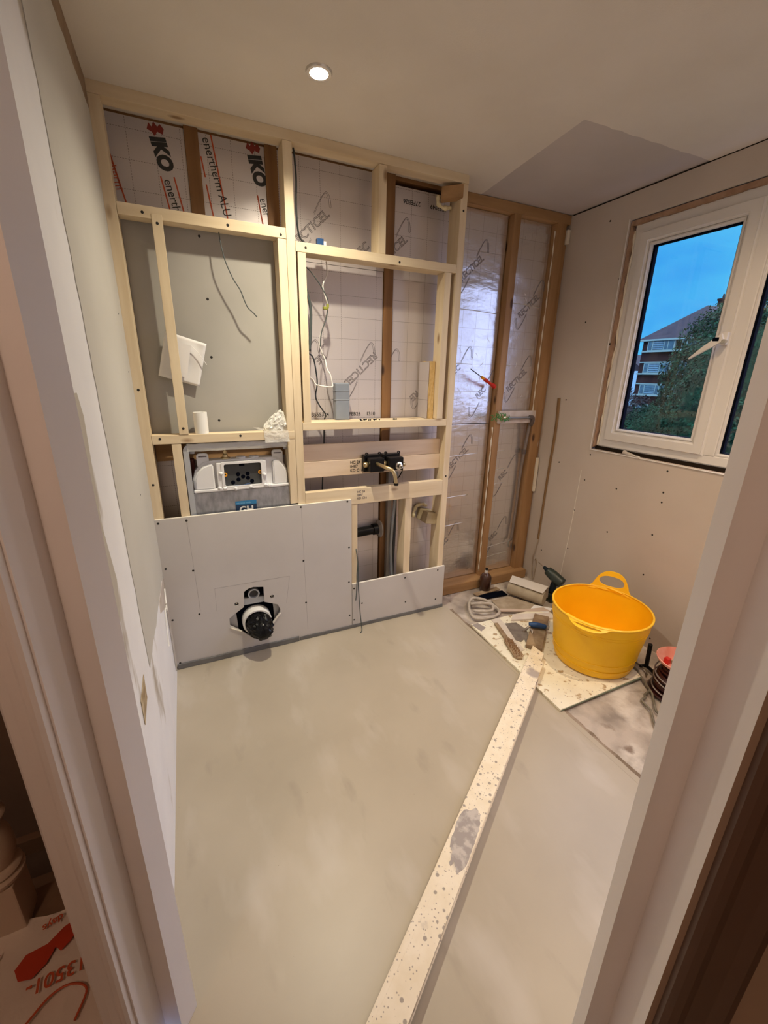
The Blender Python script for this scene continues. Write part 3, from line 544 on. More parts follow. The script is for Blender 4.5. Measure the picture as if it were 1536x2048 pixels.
# lower plasterboards with pan cut-out
YB = -.0125
hole = [(.351, .362), (.372, .375), (.398, .380), (.449, .371), (.449, .282), (.515, .252), (.527, .221), (.526, .202), (.478, .140), (.455, .105), (.40, .095), (.35, .105), (.325, .134), (.269, .180), (.268, .226), (.312, .256), (.344, .276)]
def circ2(cx, cz, r, n=14): return [(cx + r * math.cos(2 * math.pi * k / n), cz + r * math.sin(2 * math.pi * k / n)) for k in range(n)]
bm = bmesh.new(); prism(bm, xz([(.002, .0), (.936, .0), (.936, .792), (.002, .790)], YB), (0, .0124, 0), holes=[xz(hole, YB), xz(circ2(.31, .300, .0105), YB), xz(circ2(.489, .305, .0105), YB)])
lb = link('plasterboard_sheet', bm, board_g); tag(lb, 'large grey plasterboard sheet with toilet waste cut-out, lower left of the frame', 'plasterboard')
for x, z in [(.015, .781), (.131, .781), (.662, .786), (.913, .789), (.017, .551), (.131, .522), (.664, .481), (.921, .517), (.919, .304), (.013, .279), (.133, .284), (.668, .229), (.922, .088), (.017, .031), (.669, .018)]:
    screw(lb, (x, YB, z - (.006 if z > .77 else 0)), (0, -1, 0), .004)
link('cut_edge', B((.003, YB + .0003, .7895), (.935, -.0005, .7925), 0), board_b, lb)
for a, b in [((.216, .408), (.586, .407)), ((.586, .407), (.562, .25)), ((.216, .408), (.213, .282)), ((.131, .78), (.14, .3)), ((.664, .78), (.672, .06))]:
    link('pencil_line', T([(a[0], YB, a[1]), (b[0], YB, b[1])], .0005, 4, 0), print_g, lb)
bm = bmesh.new(); prism(bm, xz([(.939, .0), (1.560, .0), (1.560, .291), (.939, .284)], YB), (0, .0124, 0)); lb2 = link('plasterboard_sheet', bm, board_g)
tag(lb2, 'low grey plasterboard strip at the lower right of the frame', 'plasterboard')
for x, z in [(.950, .257), (.950, .05), (1.279, .262), (1.289, .095), (1.51, .271), (1.507, .067), (1.0, .15)]: screw(lb2, (x, YB, z), (0, -1, 0), .004)
bm = bmesh.new(); prism(bm, [(.940, YB + .0003, .2835), (1.559, YB + .0003, .2905), (1.559, YB + .0003, .2925), (.940, YB + .0003, .2855)], (0, .0118, 0)); link('cut_edge', bm, board_b, lb2)
# edge foam strips
def strip(x0_, x1_, h, th, lab, z=0):
    bm = bmesh.new(); box(bm, (x0_, YB - th, z), (x1_, YB - .0003, h), .0035); bmesh.ops.subdivide_edges(bm, edges=[e for e in bm.edges if e.calc_length() > .3], cuts=14)
    for v in bm.verts: v.co += Vector((0, noise.noise(v.co * 9) * .0015, noise.noise(v.co * 8) * .0025 if v.co.z > .01 else 0))
    tag(link('edge_strip', bm, strip_g, smooth=False), lab, 'edging strip')
strip(.004, .62, .030, .010, 'shiny dark grey foam edging strip at the base below the waste pipe'); strip(.625, 1.562, .022, .006, 'thin dark grey edging strip at the base of the low right board')
# ---------------- cistern ----------------
t = thing('toilet_cistern_frame', (.40, .06, 0), 'concealed toilet cistern with white tank and grey steel frame in the pine framing', 'cistern')
def rrect(x0_, z0_, x1_, z1_, r, n=5):
    o_ = []
    for cx, cz, a0 in [(x1_ - r, z1_ - r, 0), (x0_ + r, z1_ - r, 90), (x0_ + r, z0_ + r, 180), (x1_ - r, z0_ + r, 270)]:
        for k in range(n + 1): a = math.radians(a0 + 90 * k / n); o_.append((cx + r * math.cos(a), cz + r * math.sin(a)))
    return o_
bm = bmesh.new(); prism(bm, xz(rrect(.153, .02, .642, 1.117, .03), .012), (0, .04, 0), holes=[xz(rrect(.176, .04, .620, 1.096, .014), .012)]); link('steel_frame', bm, greymetal, t)
tank = [(.180, .895), (.180, .95), (.192, .99), (.222, 1.02), (.256, 1.032), (.30, 1.034), (.52, 1.034), (.565, 1.034), (.592, 1.015), (.612, .975), (.618, .94), (.618, .895)]
bm = bmesh.new(); prism(bm, xz(tank, .045), (0, .07, 0), holes=[xz(rrect(.313, .906, .488, 1.020, .008), .045)]); bmesh.ops.bevel(bm, geom=[e for e in bm.edges if len(e.link_faces) == 2 and e.calc_face_angle(0) > 1.0], offset=.004, segments=2, affect='EDGES'); tk = link('tank', bm, polyst, t, autosmooth=40)
for (a, b) in [((.186, .03, .898), (.268, .05, .985)), ((.545, .03, .898), (.612, .05, .985))]: pass
for pts in [[(.186, .900), (.186, .95), (.2, .985), (.226, 1.01), (.262, 1.022), (.272, 1.02), (.272, .900)], [(.542, .900), (.542, 1.02), (.566, 1.025), (.588, 1.005), (.606, .97), (.611, .93), (.611, .900)]]:
    bm = bmesh.new(); prism(bm, xz(pts, .026), (0, .02, 0)); bmesh.ops.bevel(bm, geom=[e for e in bm.edges if len(e.link_faces) == 2 and e.calc_face_angle(0) > .9], offset=.006, segments=3, affect='EDGES'); link('shoulder', bm, polyst, tk, autosmooth=45)
for x in (.296, .498): link('rib', box(bmesh.new(), (x - .012, .022, .903), (x + .012, .046, 1.024), .003), polyst, tk)
link('ledge', box(bmesh.new(), (.178, .018, .890), (.620, .05, .903), .004), polyst, tk)
for x0_, x1_ in [(.204, .256), (.546, .598)]:
    bm = bmesh.new(); prism(bm, xz(rrect(x0_, 1.0, x1_, 1.068, .014), .055), (0, .012, 0)); link('lifting_tab', bm, polyst, tk)
    link('tab_slot', box(bmesh.new(), (x0_ + .008, .0545, 1.050), (x1_ - .008, .056, 1.056)), print_g, tk)
link('access_opening', box(bmesh.new(), (.300, .052, .900), (.50, .110, 1.028)), dark, t)
ao = bpy.data.objects[-1] if False else None
fr_ = bmesh.new(); prism(fr_, xz(rrect(.304, .899, .497, 1.027, .006), .019), (0, .014, 0), holes=[xz(rrect(.316, .910, .485, 1.017, .008), .019)]); link('access_frame', fr_, polyst, t)
dk = link('inner_panel', box(bmesh.new(), (.315, .036, .909), (.486, .044, 1.018)), mat('dark_insert', (0.055, 0.058, 0.06), .5), t)
for x, z in [(.378, .963), (.422, .963), (.378, .937), (.422, .942), (.352, .925), (.44, .925), (.40, .95), (.398, 1.008)]:
    bm = bmesh.new(); lathe(bm, [(0, .001), (.008, .001), (.010, -.001), (.010, -.003)], (x, .035, z), (0, -1, 0), 14) if z < 1 else box(bm, (x - .012, .032, z - .005), (x + .012, .037, z + .004)); link('button_hole', bm, gasket, dk)
for x, z in [(.320, .966), (.480, .968)]:
    bm = bmesh.new(); lathe(bm, [(.0045, 0), (.0045, .004), (.0095, .004), (.0095, 0)], (x, .033, z), (0, -1, 0), 16, True); link('orange_ring', bm, orange_p, t)
link('blue_edge', T([(.352, .028, .914), (.39, .028, .910), (.43, .028, .917)], .0022, 6), blue_p, t)
for x, z in [(.302, .975), (.498, .957), (.312, .902), (.36, .897), (.50, .903), (.52, .90), (.29, .905), (.43, .901)]:
    bm = bmesh.new(); bmesh.ops.create_icosphere(bm, subdivisions=2, radius=.009, matrix=Matrix.Translation((x, .02, z))); crumple(bm, .004, 90, x * 9); link('sealant_blob', bm, polyst, t, True)
gp = link('cover_plate', box(bmesh.new(), (.172, .020, .60), (.627, .034, .889), .001), galv, t)
st = link('maker_sticker', box(bmesh.new(), (.352, .0188, .745), (.451, .0198, .834)), navy_p, gp)
bm = link('sticker_band', box(bmesh.new(), (.352, .0182, .815), (.451, .0187, .834)), mat('sky_blue_label', (0.03, 0.20, 0.42), .4), gp)
text('warranty inside', .011, (.357, .0178, .821), (1, 0, 0), (0, 0, 1), mat('pale_blue_print', (.25, .5, .7), .5), gp, 'sticker_print'); text('GH', .046, (.368, .0176, .774), (1, 0, 0), (0, 0, 1), white_m, gp, 'sticker_print', off=.0015)
bm = bmesh.new(); lathe(bm, [(0, 1.034), (.022, 1.034), (.022, 1.04), (.012, 1.042), (.012, 1.052), (.008, 1.056), (.010, 1.060), (.010, 1.072), (.006, 1.075), (.006, 1.10), (0, 1.10)], (.331, .08, 0), (0, 0, 1), 18); link('water_inlet', bm, brass, t)
for x in (.401, .463): bm = bmesh.new(); lathe(bm, [(0, 1.034), (.022, 1.034), (.022, 1.041), (0, 1.041)], (x, .08, 0), (0, 0, 1), 18); link('port_cap', bm, polyst, t)
for x in (.178, .60): link('corner_clip', box(bmesh.new(), (x, .03, 1.072), (x + .022, .05, 1.096), .002), galv, t)
link('support_arm', T([(.185, .10, .93), (.187, .10, .99), (.186, .09, 1.04)], .009), mat('maroon_plastic', (.12, .02, .015), .4), t); 
# film over the cistern frame top
f1 = grid_sheet((.170, .010, 1.121), (.44, 0, 0), (0, -.001, -.035), 24, 4); crumple(f1, .0025, 40); tag(link('clear_tape', f1, clearfilm, smooth=True), 'clear tape stuck along the top bar of the cistern frame', 'tape')
# toilet waste assembly
t = thing('toilet_waste_outlet', (.40, 0, .1), 'white-collared toilet waste outlet stuffed with black bag in the board cut-out', 'waste pipe')
link('back_box', box(bmesh.new(), (.25, .030, .09), (.54, .085, .40)), gasket, t)
bm = bmesh.new(); prism(bm, xz([(.34, .272), (.455, .272), (.455, .304), (.345, .310)], .012), (0, .02, 0)); link('bracket_plate', bm, greymetal, t)
for pts in [[(.262, .14), (.310, .12), (.304, .262), (.29, .25), (.262, .235)], [(.498, .135), (.535, .14), (.535, .26), (.494, .272)]]: bm = bmesh.new(); prism(bm, xz(pts, .012), (0, .01, 0)); link('bracket_wing', bm, mat('satin_steel', (.42, .42, .43), .45, .3) if 'satin_steel' not in bpy.data.materials else bpy.data.materials['satin_steel'], t)
bm = bmesh.new(); lathe(bm, [(.022, .03), (.022, -.004), (.029, -.004), (.029, .03)], (.400, .01, .329), (0, 1, 0), 28, True); link('flush_socket', bm, greymetal, t, autosmooth=40)
bm = bmesh.new(); lathe(bm, [(0, .01), (.022, .01), (.022, .02), (0, .02)], (.400, .01, .329), (0, 1, 0), 20); link('flush_plug', bm, mat('dark_grey_plug', (.05, .05, .055), .4), t)
ring = bmesh.new(); lathe(ring, [(.062, .06), (.062, -.022), (.064, -.027), (.072, -.027), (.074, -.022), (.074, .06)], (.404, .0, .178), (0.0, 1, 0.0), 40, True); link('pipe_collar', ring, white_m, t, autosmooth=40)
bg_ = bmesh.new(); bmesh.ops.create_icosphere(bg_, subdivisions=4, radius=1)
for v in bg_.verts:
    c = v.co.copy(); k = noise.noise(c * 2.1 + Vector((3, 1, 0))) * .10 + abs(noise.noise(c * 4.3)) * .24 + abs(noise.noise(Vector((c.x * 7, c.y * 3, c.z * 7)))) * .30 - .06; s_ = 1.04 - .10 * max(0, -c.y)
    v.co = Vector((.410 - .014 * c.y, -.050 + c.y * .085, .171 + .012 * c.y)) + Vector((c.x * .058 * (s_ + k), 0, c.z * .058 * (s_ + k)))
link('black_bag', bg_, bagp, t, False)
for x, z in [(.31, .300), (.489, .305)]:
    bm = bmesh.new(); lathe(bm, [(0, -.004), (.0045, -.004), (.0045, .02), (0, .02)], (x, 0, z), (0, 1, 0), 12); link('fixing_stud', bm, steel, t)
for pts in [[(.268, YB - .001, .172), (.285, YB - .001, .160), (.325, YB - .001, .135)], [(.526, YB - .001, .198), (.505, YB - .001, .172), (.480, YB - .001, .142)]]: link('torn_edge', T(pts, .0035), board_b, lb, True)
# ---------------- shower valves ----------------
t = thing('shower_valve', (1.135, .05, .93), 'pair of black concealed shower valves joined by brass fittings on the backing planks', 'shower valve')
for x0_, x1_ in [(1.030, 1.112), (1.140, 1.226)]:
    bd = link('valve_body', box(bmesh.new(), (x0_, -.045, .938), (x1_, .010, 1.010), .006), dark, t)
    link('mounting_plate', box(bmesh.new(), (x0_ - .012, .010, .930), (x1_ + .004, .050, 1.020), .003), dark, t)
    for x in (x0_ - .004, x1_ - .012):
        bm = bmesh.new(); lathe(bm, [(.0035, 0), (.0035, .008), (.008, .008), (.008, 0)], (x, .0, 1.030), (0, -1, 0), 14, True); link('fixing_lug', bm, dark, t)
for x, z in [(1.020, .975), (1.125, .975), (1.236, .962)]:
    bm = bmesh.new(); lathe(bm, [(0, -.012), (.013, -.012), (.015, -.006), (.015, .004), (.011, .012), (0, .012)], (x, -.012, z), (1, 0, 0), 16); link('brass_union', bm, brass, t, autosmooth=30)
bm = bmesh.new(); lathe(bm, [(0, .0), (.020, .0), (.021, .008), (.014, .012), (.012, .03), (.006, .034), (.006, .05), (0, .05)], (1.195, -.045, .965), (0, -1, 0), 20); link('chrome_spindle', bm, steel, t, autosmooth=30)
link('brass_pipe', T([(1.068, -.045, .983), (1.070, -.085, .983), (1.076, -.135, .982), (1.098, -.165, .972), (1.112, -.172, .945), (1.120, -.172, .902)], .0095, 14, 8), brass, t, True)
bm = bmesh.new(); lathe(bm, [(0, 0), (.0118, 0), (.0118, .012), (0, .012)], (1.1205, -.172, .892), (0, 0, 1), 14); link('black_end_cap', bm, dark, t)
link('black_lead', T([(1.226, -.02, .965), (1.231, -.02, .93), (1.222, .0, .89), (1.214, .045, .85), (1.21, .05, .8)], .003), dark, t, True)
# pipes in lower right opening
bm = bmesh.new(); tube(bm, [(.96, .135, .535), (1.155, .135, .545)], .028, 20, 0); t = tag(link('soil_pipe', bm, dark, smooth=False, autosmooth=40), 'short horizontal black waste pipe in the lower right opening', 'pipe')
bm = bmesh.new(); lathe(bm, [(.028, 0), (.034, 0), (.034, .03), (.028, .03)], (1.125, .135, .544), (1, 0, .05), 20, True); link('pipe_socket', bm, dark, t, autosmooth=40)
bm = bmesh.new(); lathe(bm, [(.028, 0), (.055, .01), (.05, .02), (0, .02)], (1.155, .135, .545), (1, 0, 0), 16); crumple(bm, .006, 50); tag(link('cement_smear', bm, mat('grey_cement', (.30, .27, .25), .9, bump=.5, nscale=30)), 'grey cement smear where the black pipe meets the old stud', 'cement')
tag(link('water_hose', T([(1.262, .11, .93), (1.262, .11, .80), (1.256, .11, .70), (1.243, .11, .55), (1.238, .11, .40), (1.246, .11, .28), (1.252, .11, .20), (1.256, .11, .0)], .009), greyhose, smooth=True), 'curved grey water hose hanging down beside the old stud', 'hose')
tag(link('duct_strip', B((1.214, .118, 0), (1.238, .150, .93), .002), mat('smoky_plastic', (.25, .23, .21), .35)), 'flat smoky grey strip against the old stud behind the grey hose', 'strip')
tag(link('water_hose', T([(1.262, .13, .93), (1.268, .13, .60), (1.262, .13, .3), (1.264, .13, 0)], .011), mat('dark_hose', (.06, .065, .075), .4), smooth=True), 'dark hose behind the curved grey one in the lower right opening', 'hose')
# ---------------- loose things in the frame ----------------
tag(link('cardboard_tube', lathe(bmesh.new(), [(.017, 0), (.017, .092), (.029, .092), (.029, 0)], (.240, .032, 1.1635), (0, 0, 1), 28, True), white_m, autosmooth=40), 'short white roll standing on the pine ledge over the cistern', 'roll')
bm = grid_sheet((.143, .052, 1.585), (.155, .0, -.045), (-.047, .012, -.178), 14, 16)
for v in bm.verts: v.co.y += noise.noise(v.co * 14) * .006 + .006
for v in bm.verts:
    if v.co.x > .27 and v.co.z > 1.49: v.co.y -= .004
pp = link('paper_envelope', thicken(bm, .0015), paper, smooth=True); tag(pp, 'white folded paper packet tucked behind the thin pine upright', 'paper')
bm = bmesh.new(); prism(bm, [(.17, .047, 1.545), (.235, .047, 1.53), (.205, .050, 1.40), (.17, .050, 1.41)], (0, .002, 0)); bm2 = link('inner_fold', bm, mat('paper_inner', (.76, .75, .76), .8), pp)
link('crease', T([(.236, .045, 1.53), (.262, .046, 1.50), (.290, .048, 1.455)], .0012, 5, 3), paper, pp)
bm = bmesh.new(); bmesh.ops.create_icosphere(bm, subdivisions=4, radius=1)
for v in bm.verts:
    c = v.co.copy(); h_ = max(0, c.z)
    v.co = Vector((.572 + c.x * .062 * (1 - .6 * h_) + .018 * h_, .030 + c.y * .028, 1.1645 + (c.z + .25 if c.z > -.25 else 0) * .075)) + noise.noise_vector(c * 4) * .012
    v.co.z = max(v.co.z, 1.1640)
fl_ = link('plastic_film', bm, film_g); tag(fl_, 'crumpled clear plastic film on the right end of the pine ledge', 'plastic film')
bm = grid_sheet((.505, -.003, 1.168), (.115, 0, 0), (0.004, -.001, -.055), 10, 6); crumple(bm, .0022, 50); link('film_tail', bm, film_g, fl_, True)
bm = grid_sheet((.462, .02, 1.186), (.07, 0, -.012), (.02, .0, -.014), 6, 3); crumple(bm, .003, 60); link('film_tail', bm, film_g, fl_, True)
bm = T([(.388, .045, 1.968), (.390, .035, 1.93), (.401, .03, 1.866), (.425, .03, 1.805), (.452, .028, 1.76), (.465, .03, 1.725), (.478, .03, 1.695), (.500, .03, 1.675), (.515, .03, 1.659)], .0023)
tag(link('cable', bm, wire_g, smooth=True), 'thin grey cable dangling in front of the back board, left opening', 'cable')
tag(link('cable', T([(.735, .05, 1.89), (.770, .06, 1.868), (.806, .06, 1.828), (.835, .06, 1.785), (.851, .06, 1.747), (.841, .06, 1.682), (.820, .06, 1.631), (.812, .06, 1.60), (.807, .06, 1.552)], .0025), wire_g, smooth=True), 'bowed grey cable with a yellow clip at the top left of the niche', 'cable')
cl = bmesh.new(); box(cl, (.826, .052, 1.716), (.850, .068, 1.728), .002); box(cl, (.842, .05, 1.722), (.852, .066, 1.740), .002); tag(link('cable_clip', cl, mat('olive_clip', (.26, .27, .04), .5)), 'small olive yellow clip on the bowed niche cable', 'clip')
tag(link('cable', T([(.858, .10, 1.925), (.856, .09, 1.87), (.834, .085, 1.82), (.845, .08, 1.77), (.854, .085, 1.744), (.852, .09, 1.70), (.838, .11, 1.64), (.822, .13, 1.582), (.835, .13, 1.53), (.848, .12, 1.495), (.851, .10, 1.45), (.862, .085, 1.425), (.870, .08, 1.385), (.868, .075, 1.367), (.835, .075, 1.367), (.787, .08, 1.376), (.772, .08, 1.398), (.74, .06, 1.418)], .0032), wire_w, smooth=True), 'white cable looping down the left side of the niche', 'cable')
tag(link('cable', T([(.745, .09, 1.83), (.760, .1, 1.79), (.776, .1, 1.72), (.772, .1, 1.62), (.764, .1, 1.53)], .007), wire_g, smooth=True), 'thick grey cable close to the niche left upright', 'cable')
tag(link('cable', T([(.745, .09, 1.52), (.770, .1, 1.515), (.785, .1, 1.49), (.797, .1, 1.413), (.797, .1, 1.37), (.788, .1, 1.32), (.803, .1, 1.28), (.838, .1, 1.225), (.84, .135, 1.19), (.835, .135, 1.05), (.82, .12, .90), (.815, .12, .82)], .0035), wire_k, smooth=True), 'dark cable falling from the niche upright behind the sill rail', 'cable')
tag(link('cable', T([(.704, .03, 2.305), (.708, .03, 2.28), (.712, .03, 2.202), (.708, .03, 2.12), (.708, .03, 2.07), (.714, .035, 2.01), (.726, .04, 1.984), (.75, .04, 1.972), (.79, .045, 1.970)], .004), wire_k, smooth=True), 'black cable hanging beside the central upright in the top row', 'cable')
t = tag(link('connector_block', box(bmesh.new(), (.798, .035, 1.9655), (.828, .060, 1.999), .002), blue_p), 'small blue cable connector on the rail above the niche', 'connector')
link('clear_cover', box(bmesh.new(), (.826, .036, 1.966), (.840, .058, 1.990), .002), white_m, t); link('wire_tail', T([(.842, .045, 1.97), (.86, .04, 1.974), (.875, .03, 1.967)], .0015), wire_w, t)
t = thing('flat_duct_channel', (.925, .12, 1.2), 'grey flat plastic duct standing on the niche sill', 'duct')
link('duct_body', box(bmesh.new(), (.888, .085, 1.2), (.965, .13, 1.385), .006), greyplast, t); link('duct_strap', box(bmesh.new(), (.8865, .0835, 1.300), (.9665, .1315, 1.304), .001), greyhose, t); link('duct_strap', box(bmesh.new(), (.8865, .0835, 1.345), (.9665, .1315, 1.3475), .001), greyhose, t)
t = thing('insulation_offcut', (1.43, .08, 1.2), 'upright offcut of yellow insulation with foil face at the right of the niche sill', 'insulation offcut')
bm = bmesh.new(); box(bm, (1.412, .042, 1.2), (1.444, .145, 1.502), 0); bmesh.ops.subdivide_edges(bm, edges=bm.edges[:], cuts=8); crumple(bm, .006, 40); link('foam_core', bm, foam_edge, t)
link('foil_face', box(bmesh.new(), (1.405, .045, 1.2), (1.4085, .148, 1.50), .0005), foil_a, t)
bm = bmesh.new()
for k in range(16): x = random.uniform(1.0, 1.13); bmesh.ops.create_icosphere(bm, subdivisions=1, radius=random.uniform(.003, .006), matrix=Matrix.Translation((x, random.uniform(.03, .06), 1.2025)))
for k in range(3): bmesh.ops.create_icosphere(bm, subdivisions=1, radius=.005, matrix=Matrix.Translation((1.20 + k * .008, .04, 1.2025)))
crumple(bm, .003, 200); tag(link('sawdust_crumbs', bm, gasket), 'scatter of black crumbs on the niche sill', 'debris')['kind'] = 'stuff'
tag(link('cable', T([(.966, -.016, .47), (.970, -.018, .42), (.965, -.018, .35), (.963, -.022, .297), (.958, -.03, .24), (.952, -.034, .19)], .0028), wire_g, smooth=True), 'short grey cable hanging over the top edge of the low board joint', 'cable')
tag(link('cable', T([(.967, .003, .50), (.972, -.018, .41), (.972, -.02, .30), (.975, -.028, .20), (.978, -.045, .08), (.982, -.055, .02), (.976, -.070, .004), (.962, -.085, .004)], .0028), wire_g, smooth=True), 'long grey cable trailing from the low board joint onto the floor', 'cable')
# ---------------- shower bay fittings ----------------
t = thing('pipe_batten', (2.14, .16, 1.185), 'white-painted horizontal batten carrying a grey copper pipe in the shower bay', 'batten')
link('batten_board', box(bmesh.new(), (1.995, .140, 1.146), (2.300, .157, 1.224), .002), mat('pale_batten', (.66, .58, .52), .7, col2=(.56, .46, .38), nscale=15), t)
link('dull_pipe', T([(2.05, .125, 1.183), (2.15, .125, 1.180), (2.255, .125, 1.182)], .008), mat('tarnished_pipe', (.30, .31, .33), .35, .7), t, True)
link('pipe_elbow', T([(2.235, .125, 1.182), (2.262, .125, 1.180), (2.268, .128, 1.155), (2.27, .14, 1.13)], .013, 12), mat('dark_fitting', (.13, .10, .09), .5, .4), t, True)
bm = bmesh.new(); lathe(bm, [(0, 0), (.015, 0), (.016, .02), (.011, .024), (.010, .04), (0, .04)], (2.01, .128, 1.184), (1, 0, 0), 14); link('brass_end', bm, brass, t, autosmooth=30)
bm = bmesh.new()
for k in range(26):
    a = random.uniform(0, 6.28); x = 1.93 + random.uniform(0, .12); tube(bm, [(x, .122, 1.185), (x + .012 * math.cos(a), .115, 1.185 + .02 * math.sin(a)), (x + .02 * math.cos(a + .5), .12, 1.185 + .028 * math.sin(a + .4))], .0025, 5, 3)
tag(link('green_tape', bm, green_p), 'ruffled green tape wrapped on the pipe end at the bay stud', 'tape')
t = tag(link('water_pipe', T([(2.270, .150, 1.14), (2.27, .165, 1.0), (2.268, .18, .80), (2.264, .18, .5), (2.258, .18, .33), (2.252, .182, .29)], .010, 12), mat('dull_copper', (.26, .22, .20), .4, .6), smooth=True), 'dull vertical water pipe running down beside the corner stud', 'pipe')
link('pipe_tail', T([(2.252, .182, .29), (2.236, .180, .285), (2.232, .178, .262), (2.238, .176, .243)], .006), mat('tail_fitting', (.3, .29, .27), .4, .6), t, True)
link('pipe_collar', lathe(bmesh.new(), [(.010, 0), (.016, 0), (.017, .03), (.010, .03)], (2.2695, .172, .93), (0, .06, 1), 14, True), bpy.data.materials['dark_fitting'], t)
a_, b_ = Vector((1.945, .150, 1.372)), Vector((1.703, .075, 1.470)); d_ = (b_ - a_)
t = thing('screwdriver', a_, 'red-handled screwdriver stuck out from the middle bay stud', 'screwdriver')
link('handle', tube(bmesh.new(), [a_, a_ + d_ * .12, a_ + d_ * .3, a_ + d_ * .45, a_ + d_ * .52], lambda s_: .013 - .006 * s_ + .002 * math.sin(s_ * 12), 12), red_p, t, True); link('shaft', tube(bmesh.new(), [a_ + d_ * .5, b_], .0028, 8, 0), dark, t)
link('handle_band', tube(bmesh.new(), [a_ + d_ * .48, a_ + d_ * .56], .0085, 10, 0), orange_p, t)
bm = bmesh.new(); tube(bm, [(2.394, .055, 1.308), (2.394, .045, 1.10), (2.394, .056, .77), (2.394, .062, .32)], lambda s_: .013 - .004 * s_, 8)
for v in bm.verts: v.co.x = XR - .001 - (XR - .001 - v.co.x) * .45
t = tag(link('wall_batten', bm, wood('brown_strip', (.20, .11, .045), (.30, .18, .08), 'z')), 'slim brown timber strip standing against the right wall near the corner', 'timber strip')
tag(link('wire_loop', T([(2.395, .055, .32), (2.392, .07, .22), (2.392, .082, .16), (2.392, .068, .03), (2.393, .055, .005), (2.393, .048, .05), (2.392, .043, .15), (2.394, .052, .17), (2.394, .06, .155)], .0032, 8), card, smooth=True), 'hanging loop of brown string at the foot of the brown timber strip', 'string')
# ---------------- window ----------------
t = thing('window_1', (2.45, -.87, 1.026), '', ''); del t['label']; del t['category']; struct(t)
FX0, FX1 = 2.432, 2.50; wy0, wy1, wz0, wz1 = -1.465, -.262, 1.046, 2.200
def frame_ring(y0_, y1_, z0_, z1_, w_, x0_, x1_, name, m, par, bev=.006):
    bm = bmesh.new(); prism(bm, [(x0_, y0_, z0_), (x0_, y1_, z0_), (x0_, y1_, z1_), (x0_, y0_, z1_)], (x1_ - x0_, 0, 0), holes=[[(x0_, y0_ + w_, z0_ + w_), (x0_, y1_ - w_, z0_ + w_), (x0_, y1_ - w_, z1_ - w_), (x0_, y0_ + w_, z1_ - w_)]])
    es = [e for e in bm.edges if len(e.link_faces) == 2 and e.calc_face_angle(0) > 1.2 and all(abs(v.co.x - x0_) < 1e-5 for v in e.verts)]
    bmesh.ops.bevel(bm, geom=es, offset=bev, segments=3, affect='EDGES'); return link(name, bm, m, par)
frame_ring(wy0, wy1, wz0, wz1, .050, FX0, FX1, 'outer_frame', upvc, t)
link('mullion', box(bmesh.new(), (FX0, -.900, wz0 + .045), (FX1, -.846, wz1 - .045), .005), upvc, t)
frame_ring(-.852, -.300, 1.084, 2.160, .060, 2.420, 2.47, 'opening_sash', upvc, t, .010)
frame_ring(-.794, -.358, 1.142, 2.102, .018, 2.430, 2.46, 'glazing_bead', upvc, t, .006)
frame_ring(-1.42, -.895, 1.090, 2.155, .018, 2.436, 2.47, 'glazing_bead', upvc, t, .006)
for (a, b, c, d, nm) in [(-.776, -.376, 1.160, 2.084, 1), (-1.402, -.913, 1.108, 2.137, 2)]:
    bm = bmesh.new(); prism(bm, [(2.444, a, c), (2.444, b, c), (2.444, b, d), (2.444, a, d)], (.022, 0, 0), holes=[[(2.444, a + .006, c + .003), (2.444, b - .011, c + .003), (2.444, b - .011, d - .006), (2.444, a + .006, d - .006)]]); link('gasket', bm, gasket, t)
    link('glass_pane', box(bmesh.new(), (2.452, a, c), (2.456, b, d)), gm, t)
hb = link('handle_base', box(bmesh.new(), (2.398, -.846, 1.585), (2.420, -.816, 1.640), .006), upvc, t)
bm = bmesh.new(); h0, h1 = Vector((2.398, -.832, 1.618)), Vector((2.385, -.715, 1.530)); dd = (h1 - h0)
prism(bm, [h0 + Vector((0, .006, .016)), h0 + dd * .55 + Vector((0, .004, .012)), h1 + Vector((0, 0, .003)), h1 + Vector((0, .001, -.003)), h0 + dd * .6 + Vector((0, 0, -.010)), h0 + Vector((0, -.008, -.014))], (-.012, 0, 0)); hd = link('window_handle', bm, upvc, t)
link('handle_button', box(bmesh.new(), (2.382, -.822, 1.602), (2.386, -.796, 1.618), .002), gasket, hd); link('handle_lock', lathe(bmesh.new(), [(0, 0), (.009, 0), (.009, .016), (0, .016)], (2.398, -.842, 1.60), (-1, 0, 0), 12), steel, hd)
# rough reveal: packers, foam, beads, gap
bm = bmesh.new(); pts = rough_edge((-.262, 1.05), (-.262, 2.19), 40, .007, 4); prism(bm, [(2.416, y, z) for y, z in [(-.244, 1.035)] + pts + [(-.244, 2.21)]], (.03, 0, 0)); tag(link('window_packer', bm, foamwood), 'rough brown packing strip up the left side of the window', 'packer')
bm = bmesh.new(); pts = rough_edge((-.25, 2.196), (-1.46, 2.196), 40, .005, 6); prism(bm, [(2.418, y, z) for y, z in [(-.244, 2.218)] + pts + [(-1.48, 2.218)]], (.03, 0, 0)); tag(link('window_packer', bm, foamwood), 'rough brown packing strip along the top of the window', 'packer')
pts = [(2.428, -.268 + noise.noise(Vector((0, 0, z_ * 9))) * .008, z_) for z_ in [1.05 + i * .028 for i in range(41)]]
tag(link('foam_bead', T(pts, lambda s_: .005 + .002 * math.sin(s_ * 60), 7, 2), caulk, smooth=True), 'lumpy cream sealant bead beside the window frame', 'sealant')
bd = mat('white_edge_bead', (.80, .78, .76), .5)
tag(link('edge_bead', B((2.399, -.2445, 1.02), (2.404, -.241, 2.225), .0008), bd), 'thin white corner bead up the left edge of the window opening', 'bead')
